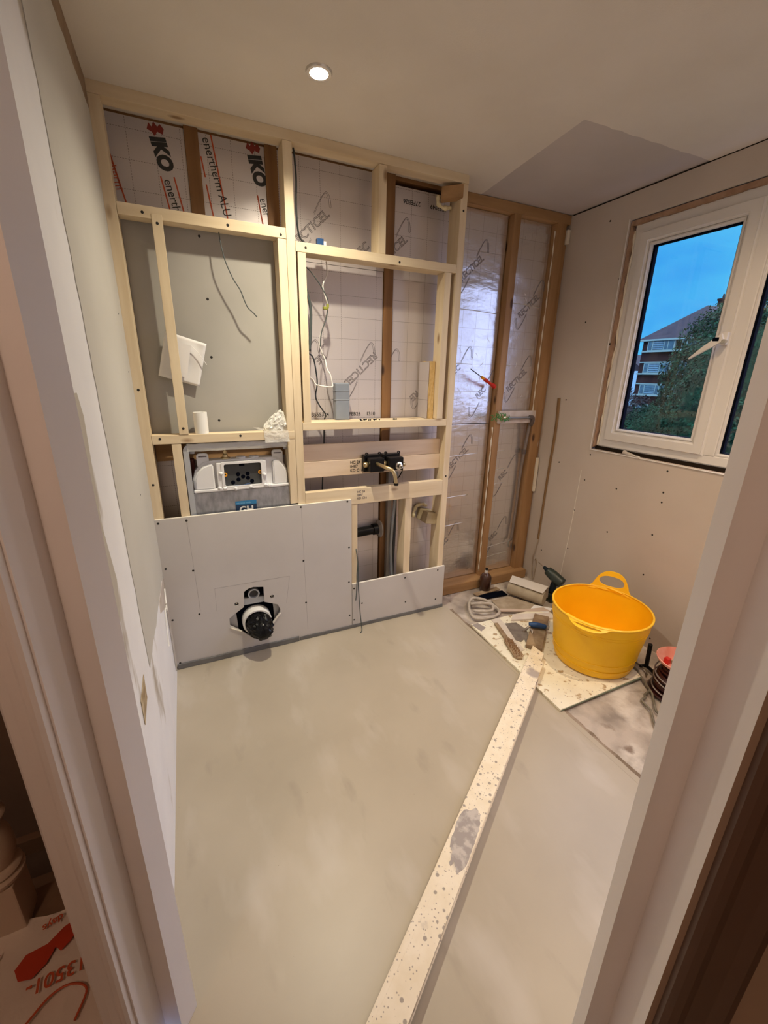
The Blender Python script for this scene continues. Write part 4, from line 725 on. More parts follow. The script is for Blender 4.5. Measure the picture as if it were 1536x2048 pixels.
tag(link('edge_bead', B((2.399, -1.50, 1.021), (2.404, -.243, 1.0255), .0008), bd), 'thin white corner bead along the bottom edge of the window opening', 'bead')
tag(link('window_board', B((2.404, -1.49, 1.010), (2.431, -.245, 1.0262), .001), mat('pink_reveal', (.55, .46, .42), .8)), 'narrow pinkish ledge of plasterboard under the window frame', 'ledge')
tag(link('window_gap', B((2.431, -1.48, 1.016), (2.49, -.25, 1.045), 0), vdark), 'dark open gap beneath the window frame', 'gap')
bm = bmesh.new(); tube(bm, [(2.412, -.455, 1.040), (2.410, -.49, 1.036), (2.408, -.53, 1.030), (2.404, -.565, 1.026)], lambda s_: .011 - .006 * s_, 8); crumple(bm, .006, 60); tag(link('crumpled_paper', bm, mat('dirty_paper', (.55, .48, .42), .8, col2=(.7, .66, .62), nscale=30)), 'crumpled scrap of paper lying in the gap under the window', 'paper scrap')
# ---------------- downlights ----------------
for k, (x, y) in enumerate(LAMPS):
    t = thing('downlight', (x, y, H - .004), ['bright recessed ceiling downlight above the frame, the one lit in view', 'recessed ceiling downlight between the tub and the window wall', 'added unseen downlight just inside the doorway, brightening the left lining'][k], 'ceiling light')
    link('rim', lathe(bmesh.new(), [(.029, .0), (.030, -.004), (.040, -.004), (.043, 0), (.043, .004), (.029, .004)], (x, y, H - .002), (0, 0, 1), 32, True), chrome, t, autosmooth=50)
    link('lamp_lens', lathe(bmesh.new(), [(0, .002), (.029, .002), (.029, .0), (.024, -.002), (0, -.003)], (x, y, H - .002), (0, 0, 1), 24), lampglow, t)
# ---------------- right floor clutter ----------------
t = thing('yellow_tub', (2.015, -.783, .0145), 'large bright yellow flexible builders tub with two loop handles', 'tub')
cx, cy, zb, zt, rb_, rt_ = 2.015, -.783, .0145, .323, .188, .234
HA = math.radians(72)   # direction of far handle
def rimh(a):
    """height of rim and handle lobe by angle"""
    out_h = 0
    return out_h
bm = bmesh.new(); seg = 144; rows = [(rb_ - .012, zb), (rb_, zb + .008)] + [(rb_ + (rt_ - rb_) * (k / 12) ** .9, zb + .008 + (zt - zb - .008) * k / 12) for k in range(1, 13)]
rr = []
for r, z in rows: rr.append([bm.verts.new((cx + r * math.cos(2 * math.pi * k / seg), cy + r * math.sin(2 * math.pi * k / seg), z)) for k in range(seg)])
for a, b in zip(rr, rr[1:]):
    for k in range(seg): bm.faces.new((a[k], a[(k + 1) % seg], b[(k + 1) % seg], b[k]))
bm.faces.new(rr[0][::-1])
bmesh.ops.recalc_face_normals(bm, faces=bm.faces[:]); bmesh.ops.solidify(bm, geom=bm.faces[:], thickness=.004)
link('tub_body', bm, yellow, t, autosmooth=50)
def handle(phi, lean):
    """flat lobed handle growing from rim around angle phi with an oval slot; lean tilts it outward"""
    Wd, Hh = .098, .098 if lean[1] > .6 else .056; outer = []; inner = []
    n = 28
    for k in range(n + 1):
        u = -1 + 2 * k / n; outer.append((u * Wd * (1.0 if abs(u) < .999 else 1), Hh * (1 - abs(u) ** 2.6)))
    outer = [(-Wd * 1.18, -.012)] + [(-Wd * 1.08, 0.002)] + outer[1:-1] + [(Wd * 1.08, 0.002)] + [(Wd * 1.18, -.012)]
    for k in range(24):
        a = 2 * math.pi * k / 24; inner.append((math.copysign(abs(math.cos(a)) ** .75, math.cos(a)) * .062, Hh * .42 + math.sin(a) * Hh * (.30 if Hh > .06 else .22)))
    bm = bmesh.new(); prism(bm, [(x, 0, z) for x, z in outer], (0, .007, 0), holes=[[(x, 0, z) for x, z in inner]])
    bmesh.ops.subdivide_edges(bm, edges=[e for e in bm.edges if e.calc_length() > .03], cuts=3)
    for v in bm.verts:
        s_, th, h_ = v.co.x, v.co.y, v.co.z; a = phi - s_ / rt_
        R_ = rt_ - .005 + th + lean[0] * h_; z = zt + h_ * lean[1]
        v.co = Vector((cx + R_ * math.cos(a), cy + R_ * math.sin(a), z))
    return link('handle', bm, yellow, t)
HA = math.radians(28)
handle(HA, (.20, .97)); handle(math.radians(205), (.50, -.30))
rimb = bmesh.new(); lathe(rimb, [(rt_ - .006, zt - .004), (rt_ - .007, zt + .002), (rt_ - .002, zt + .0045), (rt_ + .003, zt + .002), (rt_ + .003, zt - .006)], (cx, cy, 0), (0, 0, 1), 96, True); link('rim', rimb, mat('rim_yellow', (.96, .56, .03), .4), t, True)
for zz in (.06, .10, .255, .27): link('moulded_ring', lathe(bmesh.new(), [(rb_ + (rt_ - rb_) * (zz / zt) + d, zz + e) for d, e in [(.0, -.002), (.0022, -.001), (.0022, .001), (.0, .002)]], (cx, cy, 0), (0, 0, 1), 96, True), yellow, t, True)
bm = bmesh.new(); prism(bm, [(1.598, -.276, 0.0006), (1.566, -1.0, 0.0006), (2.130, -.996, 0.0006), (2.150, -.30, 0.0006), (1.9, -.285, .0006)], (0, 0, .0125)); bmesh.ops.bevel(bm, geom=[e for e in bm.edges if e.calc_length() > .2], offset=.001, segments=1, affect='EDGES')
t = tag(link('board_offcut', bm, coat_b), 'splattered cream board lying flat under the yellow tub', 'board')
link('green_core_edge', B((1.568, -1.0005, .003), (2.128, -.9965, .009), 0), mat('greenish_core', (.20, .24, .17), .8), t)
# straightedge plank
d2 = Vector((.826, .563)).normalized(); n2 = Vector((d2.y, -d2.x)); w2 = .082; e0 = Vector((1.752, -.622)); e1 = Vector((1.752, -.712))
s0 = Vector((.10, -1.78)); A0 = e0 - d2 * ((e0 - s0).dot(d2)); A1 = A0 + n2 * w2; e1b = A1 + d2 * ((e1 - A1).dot(d2))
bm = bmesh.new(); prism(bm, [(A0.x, A0.y, .0145), (e0.x, e0.y, .0145), (e1b.x, e1b.y, .0145), (A1.x, A1.y, .0145)], (0, 0, .036)); bmesh.ops.bevel(bm, geom=[e for e in bm.edges if e.calc_length() > .5], offset=.0015, segments=2, affect='EDGES')
bmo = tag(link('straightedge_plank', bm, beam_m), 'long mortar-splashed timber plank running diagonally across the floor', 'plank')
mm_ = mat('mortar_smear', (0.34, 0.30, 0.28), .7, col2=(0.52, 0.47, 0.43), nscale=45, lo=.45, hi=.6, detail=6)
dB = Vector((d2.x, d2.y, 0)); nB = Vector((n2.x, n2.y, 0)); cen = A0 + n2 * (w2 / 2); tc_ = (Vector((.84, -1.30)) - cen).dot(d2); cB = Vector((cen.x + d2.x * tc_, cen.y + d2.y * tc_, .0506)); rnd = random.Random(5)
k_ = [(.10, .0), (.085, .022), (.05, .034), (.0, .037), (-.05, .036), (-.085, .040), (-.115, .020), (-.095, .004), (-.105, -.006), (-.07, -.016), (-.05, -.030), (.0, -.034), (.04, -.036), (.075, -.030)]
sm_o = []
for i in range(len(k_)):
    a, b = k_[i], k_[(i + 1) % len(k_)]
    for j in range(4): u = j / 4; sm_o.append(cB + dB * (a[0] * (1 - u) + b[0] * u + rnd.uniform(-.006, .006)) + nB * (min(.0365, a[1] * (1 - u) + b[1] * u + rnd.uniform(-.002, .002)) + .0))
link('mortar_smear', prism(bmesh.new(), sm_o, (0, 0, .0004)), mm_, bmo)
# stained plank behind, near the tub
bm = bmesh.new(); obox(bm, (1.905, -.505, .0265), (.30, .245, 0), (-.245, .30, 0), (0, 0, 1), (.36, .085, .022), .002); tag(link('stained_plank', bm, browned), 'short brown stained plank between the tools and the yellow tub', 'plank')
# bottle
t = thing('bottle', (1.963, .082, .0), 'dark amber plastic bottle standing by the bay sole plate', 'bottle')
link('bottle_body', lathe(bmesh.new(), [(0, .0), (.036, .0), (.040, .006), (.040, .092), (.037, .108), (.024, .124), (.014, .130), (.012, .132), (.0, .132)], (1.963, .066, .0), (0, 0, 1), 28), amber, t, autosmooth=40)
link('nozzle', lathe(bmesh.new(), [(0, .130), (.013, .130), (.013, .145), (.010, .150), (.007, .158), (0, .158)], (1.963, .066, .0), (0, 0, 1), 18), mat('clear_neck', (.55, .52, .5), .3), t); link('cap', lathe(bmesh.new(), [(0, .150), (.009, .150), (.009, .168), (0, .168)], (1.963, .066, .0), (0, 0, 1), 16), dark, t)
# roll with folded white board over it
ra, rb2 = Vector((2.085, -.045, .050)), Vector((2.190, -.262, .050))
bm = bmesh.new(); tube(bm, [ra, rb2], .046, 28, 0); t = tag(link('dusty_roll', bm, rollm, autosmooth=40), 'dusty beige roll lying on the floor in front of the drill', 'roll')
bm = bmesh.new(); q1 = [Vector((2.128, -.012, .112)), Vector((2.240, -.235, .112)), Vector((2.158, -.272, .100)), Vector((2.062, -.060, .100))]; prism(bm, q1, (0, 0, .004)); t = tag(link('white_angle_strip', bm, mat('white_card', (.70, .66, .62), .7)), 'folded white strip resting on top of the dusty roll', 'strip')
bm = bmesh.new(); prism(bm, [Vector((2.128, -.012, .115)), Vector((2.240, -.235, .115)), Vector((2.262, -.225, .02)), Vector((2.150, -.002, .02))], (.003, 0.001, 0)); link('side_flange', bm, mat('card_side', (.55, .48, .42), .8), t)
# coil of hose
bm = bmesh.new()
tube(bm, [(1.795, -.040, .016), (1.85, -.085, .017), (1.868, -.16, .014), (1.855, -.225, .012), (1.80, -.258, .012), (1.74, -.26, .012), (1.67, -.235, .012), (1.665, -.19, .014), (1.71, -.10, .018), (1.775, -.045, .030), (1.83, -.10, .036), (1.84, -.17, .030), (1.81, -.21, .026), (1.75, -.20, .024), (1.70, -.165, .022)], .0095, 10)
tube(bm, [(1.72, -.10, .03), (1.77, -.12, .034), (1.83, -.165, .04), (1.845, -.2, .02)], .009, 10)
tag(link('hose_coil', bm, coilm, smooth=True), 'dusty grey coil of hose on the floor left of the roll', 'hose')
tag(link('floor_slot', B((0, 0, 0), (.20, .062, .004), 0), gasket), 'dark rectangular tray sunk in the rough floor behind the hose coil', 'tray')
o = [x for x in C.objects if x.name.startswith('floor_slot')][0]; o.name = 'shower_drain'; o.location = (1.965, -.022, .0); o.rotation_euler = (0, 0, math.radians(-4))
bm = bmesh.new(); obox(bm, (1.955, .032, .004), (1, .06, 0), (-.06, 1, 0), (0, 0, 1), (.21, .04, .006), .001); tag(link('timber_slip', bm, browned), 'thin brown slip of wood beside the dark drain tray', 'wood')
bm = bmesh.new(); prism(bm, [(1.905, -.082, .001), (2.06, -.085, .001), (2.162, -.275, .001), (2.055, -.285, .001), (1.89, -.19, .001)], (0, 0, .004)); tag(link('card_sheet', bm, card), 'dirty brown card sheet on the floor in front of the roll', 'card')
# long white straightedge and slips
bm = bmesh.new(); prism(bm, [(1.845, -.345, .0135), (1.90, -.300, .0135), (2.135, -.375, .0135), (2.10, -.43, .0135)], (0, 0, .012)); tag(link('white_slip', bm, mat('smudged_white_plastic', (.66, .58, .52), .6, col2=(.74, .68, .62), nscale=16)), 'smudged white plastic strip lying behind the trowels', 'strip')
bm = bmesh.new(); prism(bm, [(1.86, -.195, .006), (2.02, -.270, .006), (2.15, -.300, .006), (2.16, -.355, .006), (2.03, -.300, .006), (1.87, -.225, .006)], (0, 0, .010)); tag(link('pink_slip', bm, mat('pink_board_scrap', (.58, .46, .38), .75)), 'pinkish sliver of board between the hose coil and the tub', 'scrap')
bm = bmesh.new(); prism(bm, [(2.05, -.285, .0065), (2.12, -.25, .0065), (2.20, -.33, .0065), (2.13, -.36, .0065)], (0, 0, .008)); tag(link('board_scrap', bm, paper), 'triangular pale board scrap at the foot of the roll', 'scrap')
# finishing trowel with navy handle
t = thing('plastering_trowel', (1.82, -.43, .0145), 'steel plastering trowel with navy handle on the cream board', 'trowel')
bm = bmesh.new(); prism(bm, [(1.792, -.352, .016), (1.862, -.372, .016), (1.868, -.45, .016), (1.84, -.50, .016), (1.755, -.535, .016), (1.735, -.51, .016)], (0, 0, .0016)); link('blade', bm, blade_m, t)
link('shank', T([(1.835, -.46, .018), (1.850, -.475, .045), (1.885, -.475, .060)], .007, 10), blade_m, t, True); link('handle', T([(1.868, -.466, .058), (1.90, -.488, .060), (1.945, -.522, .055)], lambda s_: .013 + .004 * math.sin(s_ * 3.1), 14), blue_p, t, True); link('handle_cap', T([(1.943, -.520, .055), (1.958, -.532, .052)], .012, 12, 0), mat('grey_cap', (.3, .27, .25), .6), t)
t = thing('gauging_trowel', (1.815, -.52, .0145), 'small grey-smeared bucket trowel beside the navy-handled one', 'trowel'); 
bm = bmesh.new(); prism(bm, [(1.80, -.505, .0165), (1.85, -.520, .0165), (1.865, -.570, .0165), (1.80, -.575, .0165), (1.775, -.545, .0165)], (0, 0, .002)); link('blade', bm, blade_m, t); link('shank', T([(1.83, -.53, .018), (1.85, -.515, .045), (1.855, -.49, .05)], .005), blade_m, t, True)
# wire brush: wooden stick with rusty bristles
t = thing('wire_brush', (1.69, -.47, .014), 'old wire brush with wooden handle and rusty bristles on the cream board', 'brush')
a_, b_ = Vector((1.735, -.338, .024)), Vector((1.640, -.655, .024)); d_ = (b_ - a_); side = Vector((-d_.y, d_.x, 0)).normalized()
bm = bmesh.new(); L0 = [a_ + side * .010, a_ + d_ * .45 + side * .012, a_ + d_ * .55 + side * .024, a_ + d_ * .93 + side * .026, b_ + side * .012, b_ - side * .012, a_ + d_ * .93 - side * .026, a_ + d_ * .55 - side * .024, a_ + d_ * .45 - side * .012, a_ - side * .010]
prism(bm, [p_ - Vector((0, 0, .008)) for p_ in L0], (0, 0, .012)); link('stock', bm, browned, t)
bm = bmesh.new()
for i in range(17):
    for j in range(5):
        p_ = a_ + d_ * (.55 + .42 * i / 16) + side * (-.019 + .038 * j / 4); q_ = p_ + Vector((random.uniform(-.006, .006), random.uniform(-.006, .006), .018)); tube(bm, [p_, q_], .0011, 4, 0)
link('bristles', bm, rusty, t)['kind'] = 'stuff'
bm = bmesh.new(); prism(bm, [(1.60, -.285, .0133), (1.645, -.280, .0133), (1.66, -.34, .0133), (1.612, -.36, .0133)], (0, 0, .0012)); tag(link('tape_scrap', bm, mat('grey_tape', (.33, .29, .27), .5)), 'square of grey tape at the far corner of the cream board', 'tape')
bm = bmesh.new(); prism(bm, [(1.74, -.29, .0133), (1.80, -.286, .0133), (1.79, -.36, .0133), (1.72, -.60, .0133), (1.685, -.60, .0133), (1.73, -.36, .0133)], (0, 0, .003)); tag(link('white_slip', bm, mat('dusty_white_slip', (.62, .55, .48), .7, col2=(.70, .64, .57), nscale=16)), 'dusty off-white strip between the brush and the trowel', 'strip')
# drill
t = thing('cordless_drill', (2.30, -.20, .0), 'dark green cordless drill standing upright behind the yellow tub', 'drill')
o_ = Vector((2.300, -.212, .0)); fx = Vector((-.35, .94, .0)).normalized()
body0 = Vector((2.300, -.235, .165)); dirb = Vector((-.25, .78, .42)).normalized()
link('motor_body', tube(bmesh.new(), [body0 - dirb * .055, body0 - dirb * .045, body0, body0 + dirb * .05, body0 + dirb * .075], lambda s_: .014 + .022 * min(1, s_ * 5) - .008 * max(0, s_ - .6) / .4, 16, 4), drill_g, t, True)
link('chuck', tube(bmesh.new(), [body0 + dirb * .07, body0 + dirb * .085, body0 + dirb * .108], lambda s_: .019 - .009 * s_, 14, 3), drill_k, t, True); link('bit', tube(bmesh.new(), [body0 + dirb * .10, body0 + dirb * .155], .0028, 8, 0), mat('drill_bit', (.22, .18, .15), .4, .7), t)
link('grip', tube(bmesh.new(), [body0 - dirb * .0 + Vector((0, 0, -.01)), Vector((2.298, -.225, .11)), Vector((2.298, -.215, .05))], .021, 14, 4), drill_k, t, True); link('battery', box(bmesh.new(), (2.262, -.258, .0005), (2.336, -.160, .052), .006), drill_g, t); link('side_stripe', tube(bmesh.new(), [body0 + Vector((-.033, .0, -.01)), body0 + Vector((-.034, .03, .01))], .003, 6, 0), steel, t)
# cable reel
t = thing('cable_reel', (2.145, -1.10, 0), 'dusty red cable reel lying on its side by the right door lining', 'cable reel')
rc = Vector((2.165, -1.135, 0)); 
link('lower_flange', lathe(bmesh.new(), [(0, .0), (.108, .0), (.112, .006), (.108, .012), (0, .012)], rc, (0, 0, 1), 40), reel_k, t, autosmooth=40); link('drum', lathe(bmesh.new(), [(0, .012), (.075, .012), (.07, .06), (.075, .15), (0, .15)], rc, (0, 0, 1), 32), reel_k, t, autosmooth=40)
link('upper_flange', lathe(bmesh.new(), [(.0, .158), (.06, .158), (.072, .152), (.104, .176), (.110, .190), (.106, .192), (.098, .180), (.07, .160), (.06, .164), (0, .164)], rc, (0, 0, 1), 48), red_dusty, t, autosmooth=40)
bm = bmesh.new()
for k in range(9): 
    z = .02 + k * .0145; r = .094 - .004 * abs(k - 3); tube(bm, [rc + Vector((r * math.cos(a * .3927), r * math.sin(a * .3927), z + .006 * math.sin(a * .7 + k * 2))) for a in range(17)], .006, 8, 3)
link('wound_cable', bm, mat('dark_red_cable', (.05, .008, .008), .35), t, True)
bm = bmesh.new()
for z, s_ in [(.07, 0), (.105, .8), (.04, 1.5)]: tube(bm, [rc + Vector((.101 * math.cos(a * .3927), .101 * math.sin(a * .3927), z + .014 * math.sin(a * .3927 + s_))) for a in range(17)], .0035, 8, 3)
link('outer_turns', bm, mat('grey_turns', (.30, .26, .25), .5), t, True); link('red_button', box(bmesh.new(), (2.102, -1.104, .160), (2.124, -1.082, .192), .003), red_p, t); link('socket_plate', box(bmesh.new(), (2.13, -1.18, .160), (2.20, -1.10, .172), .004), rollm, t); link('crank', T([(2.13, -1.10, .175), (2.17, -1.13, .185), (2.23, -1.12, .19)], .006), card, t, True)
link('stand_leg', tube(bmesh.new(), [(2.222, -.952, .008), (2.196, -.960, .155)], .0105, 8, 0), dark, t); link('stand_foot', T([(2.19, -.94, .012), (2.222, -.955, .010), (2.20, -1.02, .012)], .009), dark, t, True)
for pts, lab in [([(2.20, -1.05, .01), (2.072, -1.075, .006), (2.02, -1.085, .008), (2.00, -1.10, .006), (1.975, -1.10, .006), (1.960, -1.13, .006), (1.951, -1.160, .006), (1.920, -1.19, .006), (1.877, -1.235, .006), (1.84, -1.31, .006), (1.82, -1.42, .006)], 'olive cable loop curving across the old floor in front of the reel'),
                 ([(2.372, -.81, .02), (2.30, -.84, .006), (2.20, -.89, .006), (2.157, -.915, .006), (2.14, -.955, .016), (2.10, -1.03, .006), (2.068, -1.085, .006), (2.03, -1.12, .006), (1.975, -1.165, .012), (1.965, -1.19, .006), (1.99, -1.25, .006)], 'olive cable running from behind the tub and looping past the reel'),
                 ([(2.20, -.89, .012), (2.193, -.965, .010), (2.16, -1.0, .012)], 'short dark cable end beside the reel stand')]:
    tag(link('cable', T(pts, .0052 if 'olive' in lab else .004), cable_o, smooth=True), lab, 'cable')
# ---------------- landing ----------------
t = thing('polythene_bag', (-.33, -1.15, .0), 'crinkled polythene bag with red printing on the landing floor', 'plastic bag')
bm = grid_sheet((-.60, -1.42, .008), (.56, 0, 0), (0, .44, 0), 60, 50)
for v in bm.verts:
    x, y = v.co.x, v.co.y
    if y > -1.0 - .03: v.co.y = min(y, -.985 + .02 * noise.noise(Vector((x * 9, 0, 0))))
    if x > -.115: v.co.x = -.115
    v.co.z = .010 + .006 * noise.noise(Vector((x * 9, y * 9, 0))) + (.010 * abs(noise.noise(Vector((x * 38, y * 12, 1)))) if x > -.24 else .002 * noise.noise(Vector((x * 40, y * 40, 0))))
link('bag_film', bm, sheet_m, t, True)
def flat(s, size, org, ang, m, name='red_print', off=.0, sh=0, sx=1): 
    ex = Vector((math.cos(ang), math.sin(ang), 0)); return text(s, size, org, ex, Vector((-ex.y, ex.x, 0)), m, t, name, off=off, shear=sh, sx=sx)
AN = math.radians(180 + 14)
flat('13501-', .043, (-.196, -1.135, .022), math.radians(184), print_r, off=.0006, sh=.0)
flat('in 30 days', .026, (-.215, -.990, .021), math.radians(197), print_r, off=.0005)
bm = bmesh.new(); prism(bm, [(-.235, -1.035, .020), (-.262, -1.045, .020), (-.292, -1.07, .02), (-.335, -1.075, .020), (-.352, -1.10, .020), (-.338, -1.128, .02), (-.310, -1.135, .02), (-.285, -1.115, .02), (-.272, -1.085, .02), (-.258, -1.10, .02), (-.240, -1.085, .02), (-.222, -1.055, .02)], (0, 0, .0006)); link('red_emblem', bm, mat('solid_red_print', (.50, .045, .015), .5), t)
link('red_arc', T([(-.395, -1.05, .022), (-.405, -1.10, .022), (-.395, -1.15, .022)], .0025, 6), print_r, t); link('red_arc', T([(-.30, -1.225, .022), (-.26, -1.19, .022), (-.22, -1.185, .022), (-.185, -1.21, .022), (-.20, -1.26, .022)], .0025, 6), print_r, t)
# newel post and stair parts
t = thing('newel_post', (-.39, -.953, 0), 'cream turned newel post at the head of the stairs', 'newel post')
nm_ = mat('cream_gloss', (.62, .50, .40), .35)
link('post_base', box(bmesh.new(), (-.436, -.998, -.4), (-.354, -.912, .165), .004), nm_, t)
link('turned_shaft', lathe(bmesh.new(), [(0, .163), (.046, .163), (.054, .172), (.055, .182), (.046, .190), (.052, .199), (.048, .208), (.038, .214), (.046, .235), (.050, .265), (.047, .30), (.038, .33), (.034, .345), (.046, .358), (.050, .368), (.044, .378), (.034, .386), (.042, .42), (.048, .46), (.044, .52), (.036, .60), (.030, .80), (0, .80)], (-.392, -.953, 0), (0, 0, 1), 28), nm_, t, autosmooth=50)
link('post_top', box(bmesh.new(), (-.433, -.994, .80), (-.351, -.912, 1.05), .004), nm_, t)
t = thing('stair_string', (-.4, -.45, -.6), 'shadowed stair string and treads dropping away beyond the newel post', 'stairs')
sm_ = mat('brown_stair_paint', (.22, .14, .09), .6)
link('string', box(bmesh.new(), (-.75, -.50, -.31), (-.11, -.47, -.24), .003), sm_, t); link('tread', box(bmesh.new(), (-.75, -.72, -.46), (-.11, -.50, -.43), .003), sm_, t); link('tread', box(bmesh.new(), (-.75, -.90, -.66), (-.11, -.68, -.63), .003), sm_, t)
for x in (-.60, -.50): link('baluster', box(bmesh.new(), (x, -.5, -.24), (x + .03, -.47, -.1), .002), sm_, t) if False else None
tag(link('handrail_edge', T([(-.62, -1.06, .055), (-.50, -1.015, .03), (-.40, -.985, .012)], .010, 8), nm_), 'pale rounded nosing strip at the foot of the newel post', 'trim')
t = thing('pendant_lamp', (-.75, -2.3, 2.2), 'small warm pendant bulb hanging over the landing', 'lamp')
link('bulb', lathe(bmesh.new(), [(0, -.05), (.02, -.04), (.03, -.02), (.02, .01), (.012, .03), (0, .03)], (-.75, -2.3, 2.24), (0, 0, 1), 16), mat('warm_bulb', (1, .8, .5), .4, emis=(1, .7, .4), estr=8), t, True); link('flex', tube(bmesh.new(), [(-.75, -2.3, 2.27), (-.75, -2.3, 2.35)], .003, 6, 0), wire_w, t)
# ---------------- outside ----------------
struct(link('ground', B((6, -60, -9.2), (200, 140, -9.0), 0), ground_m))
K = 1.49
def E(y, z): return (-2.04 + (y + 2.04) * K, 1.43 + (z - 1.43) * K)
BX = 59.5
t = thing('apartment_block', (BX + 5, 36, -9), 'four-storey brown brick flats with white window bands and slate roof beyond the trees', 'building')
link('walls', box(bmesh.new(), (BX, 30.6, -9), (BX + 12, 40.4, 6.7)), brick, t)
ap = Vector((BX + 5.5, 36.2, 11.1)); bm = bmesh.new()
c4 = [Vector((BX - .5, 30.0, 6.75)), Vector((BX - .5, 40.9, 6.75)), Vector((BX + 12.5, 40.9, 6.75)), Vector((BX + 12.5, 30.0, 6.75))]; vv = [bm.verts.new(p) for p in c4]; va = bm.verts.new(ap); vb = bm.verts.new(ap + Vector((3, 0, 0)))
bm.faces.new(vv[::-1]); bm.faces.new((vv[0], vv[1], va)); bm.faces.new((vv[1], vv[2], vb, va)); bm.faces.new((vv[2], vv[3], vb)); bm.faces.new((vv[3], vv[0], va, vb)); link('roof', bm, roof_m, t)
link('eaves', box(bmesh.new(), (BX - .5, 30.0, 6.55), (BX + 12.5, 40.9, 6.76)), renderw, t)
for fl_i, zs in enumerate([4.0, 2.05, .14, -1.75]):
    for (ya, yb) in [(25.85, 23.35), (22.75, 20.6)]:
        y_a, z_a = E(ya, zs + .02); y_b, z_b = E(yb, zs + .93)
        w1 = link('window', box(bmesh.new(), (BX - .30, y_b, z_a), (BX - .02, y_a, z_b)), renderw, t)
        n = 5; wd = (y_a - y_b)
        for k, (u0, u1) in enumerate([(.04, .17), (.22, .60), (.64, .74), (.78, .96)]):
            link('pane', box(bmesh.new(), (BX - .34, y_a - wd * u1, z_a + .12), (BX - .30, y_a - wd * u0, z_b - .12)), glassd, w1)
        if ya > 25:
            for q_ in range(4): link('blind_slat', box(bmesh.new(), (BX - .36, y_a - wd * .59, z_a + .2 + q_ * .27), (BX - .345, y_a - wd * .23, z_a + .25 + q_ * .27)), blind_m, w1)
    ya, za = E(26.4, zs); yb, zb_ = E(20.4, zs)
    link('sill_band', box(bmesh.new(), (BX - .45, yb, za - .16), (BX, ya if fl_i % 2 else ya - .2, za + .03)), renderw, t)
    if fl_i: ya, za = E(26.3, zs + .98); link('head_band', box(bmesh.new(), (BX - .35, yb, za - .08), (BX, ya, za + .06)), renderw, t)
t = thing('chimney_stack', (73.5, 38.8, -9), 'brick chimney stack with pots behind the slate roof', 'chimney')
link('stack', box(bmesh.new(), (73, 38.0, -9), (74.4, 39.7, 12.9)), brick, t); link('stack_cap', box(bmesh.new(), (72.9, 37.9, 12.75), (74.5, 39.8, 13.0)), brick, t)
for y in (38.2, 38.8, 39.4): link('chimney_pot', lathe(bmesh.new(), [(0, 0), (.14, 0), (.11, .7), (0, .7)], (73.6, y, 12.95), (0, 0, 1), 10), brick, t)
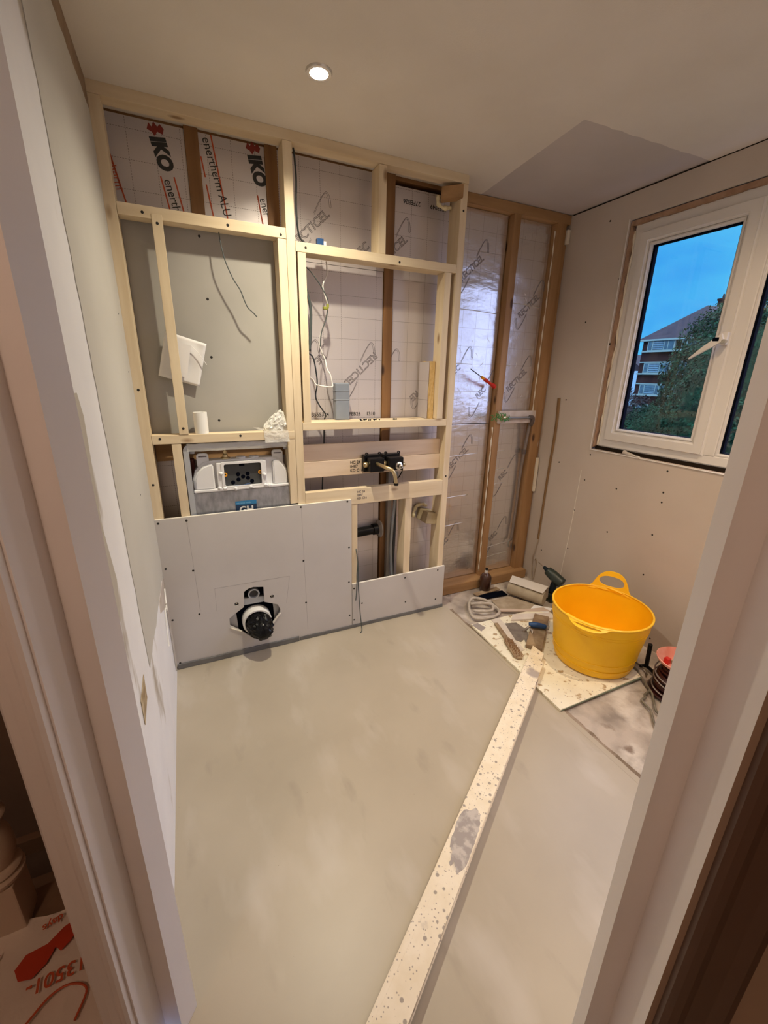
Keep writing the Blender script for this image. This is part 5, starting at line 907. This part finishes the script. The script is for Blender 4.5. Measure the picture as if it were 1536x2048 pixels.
def tree(c, rad, n, m, label, ls=.30, seed=1, trunk=True):
    rnd = random.Random(seed); t = thing('tree', (c[0], c[1], -9), label, 'tree'); bm = bmesh.new()
    for i in range(n):
        while True:
            d = Vector((rnd.gauss(0, 1), rnd.gauss(0, 1), rnd.gauss(0, 1))).normalized()
            if d.x < .35: break
        bumpy = 1 + .22 * noise.noise(d * 3.1 + Vector((seed, 0, 0))) + .10 * noise.noise(d * 9)
        r = bumpy * (1 - .22 * rnd.random() ** 2); p = Vector((c[0] + d.x * rad[0] * r, c[1] + d.y * rad[1] * r, c[2] + d.z * rad[2] * r))
        if p.z < -9: continue
        nrm = (d + Vector((rnd.uniform(-1, 1), rnd.uniform(-1, 1), rnd.uniform(-1, 1))) * .9).normalized(); a = nrm.orthogonal().normalized(); b = nrm.cross(a); th = rnd.uniform(0, 6.28); a2 = a * math.cos(th) + b * math.sin(th); b2 = nrm.cross(a2); s_ = ls * rnd.uniform(.5, 1.2)
        bm.faces.new([bm.verts.new(p + a2 * s_), bm.verts.new(p + b2 * s_ * .5), bm.verts.new(p - a2 * s_), bm.verts.new(p - b2 * s_ * .5)])
    bmesh.ops.create_icosphere(bm, subdivisions=4, radius=1, matrix=Matrix.Translation(c) @ Matrix.Diagonal((rad[0] * .80, rad[1] * .80, rad[2] * .80, 1)))
    fo = link('foliage', bm, m, t)
    if trunk: link('trunk', tube(bmesh.new(), [(c[0], c[1], -9), (c[0], c[1] + .2, c[2] - rad[2] * .5), (c[0], c[1], c[2])], .35, 8, 2), bark, t)
    return t
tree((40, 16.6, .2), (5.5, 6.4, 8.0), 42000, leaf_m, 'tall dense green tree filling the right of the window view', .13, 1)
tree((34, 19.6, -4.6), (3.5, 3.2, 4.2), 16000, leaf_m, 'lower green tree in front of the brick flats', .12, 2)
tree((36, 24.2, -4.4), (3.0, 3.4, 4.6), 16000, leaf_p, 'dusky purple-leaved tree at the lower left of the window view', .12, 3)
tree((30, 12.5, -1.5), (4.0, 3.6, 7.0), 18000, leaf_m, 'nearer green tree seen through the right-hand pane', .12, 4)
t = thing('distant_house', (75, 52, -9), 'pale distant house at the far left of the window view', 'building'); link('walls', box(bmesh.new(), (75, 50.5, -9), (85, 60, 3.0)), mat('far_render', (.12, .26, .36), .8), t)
bm = bmesh.new(); prism(bm, [(75, 50, 3), (75, 60.5, 3), (75, 55.2, 6)], (10, 0, 0)); link('roof', bm, roof_m, t)
GR = {'frame_stud': 'new pine uprights of the frame', 'frame_rail': 'new pine cross rails of the frame', 'backing_plank': 'backing planks in the frame', 'insulation_board': 'foil insulation boards in the wall', 'old_stud': 'old studs of the back wall', 'plasterboard_sheet': 'plasterboard sheets', 'cable': 'loose cables', 'tree': 'trees beyond the window', 'downlight': 'ceiling downlights', 'door_lining': 'door linings', 'architrave': 'landing architraves', 'edge_bead': 'corner beads of the window opening', 'window_packer': 'packers round the window', 'foam_blob': 'dabs of foam', 'white_slip': 'white strips on the board', 'filler_bead': 'filler lines', 'water_hose': 'hoses in the lower opening', 'edge_strip': 'edging strips at the base', 'timber_offcut': 'timber offcuts in the frame'}
for o in C.objects:
    if '_o' in o: del o['_o']
    b_n = o.name.split('.')[0]
    if o.parent is None and 'label' in o and b_n in GR: o['group'] = GR[b_n]
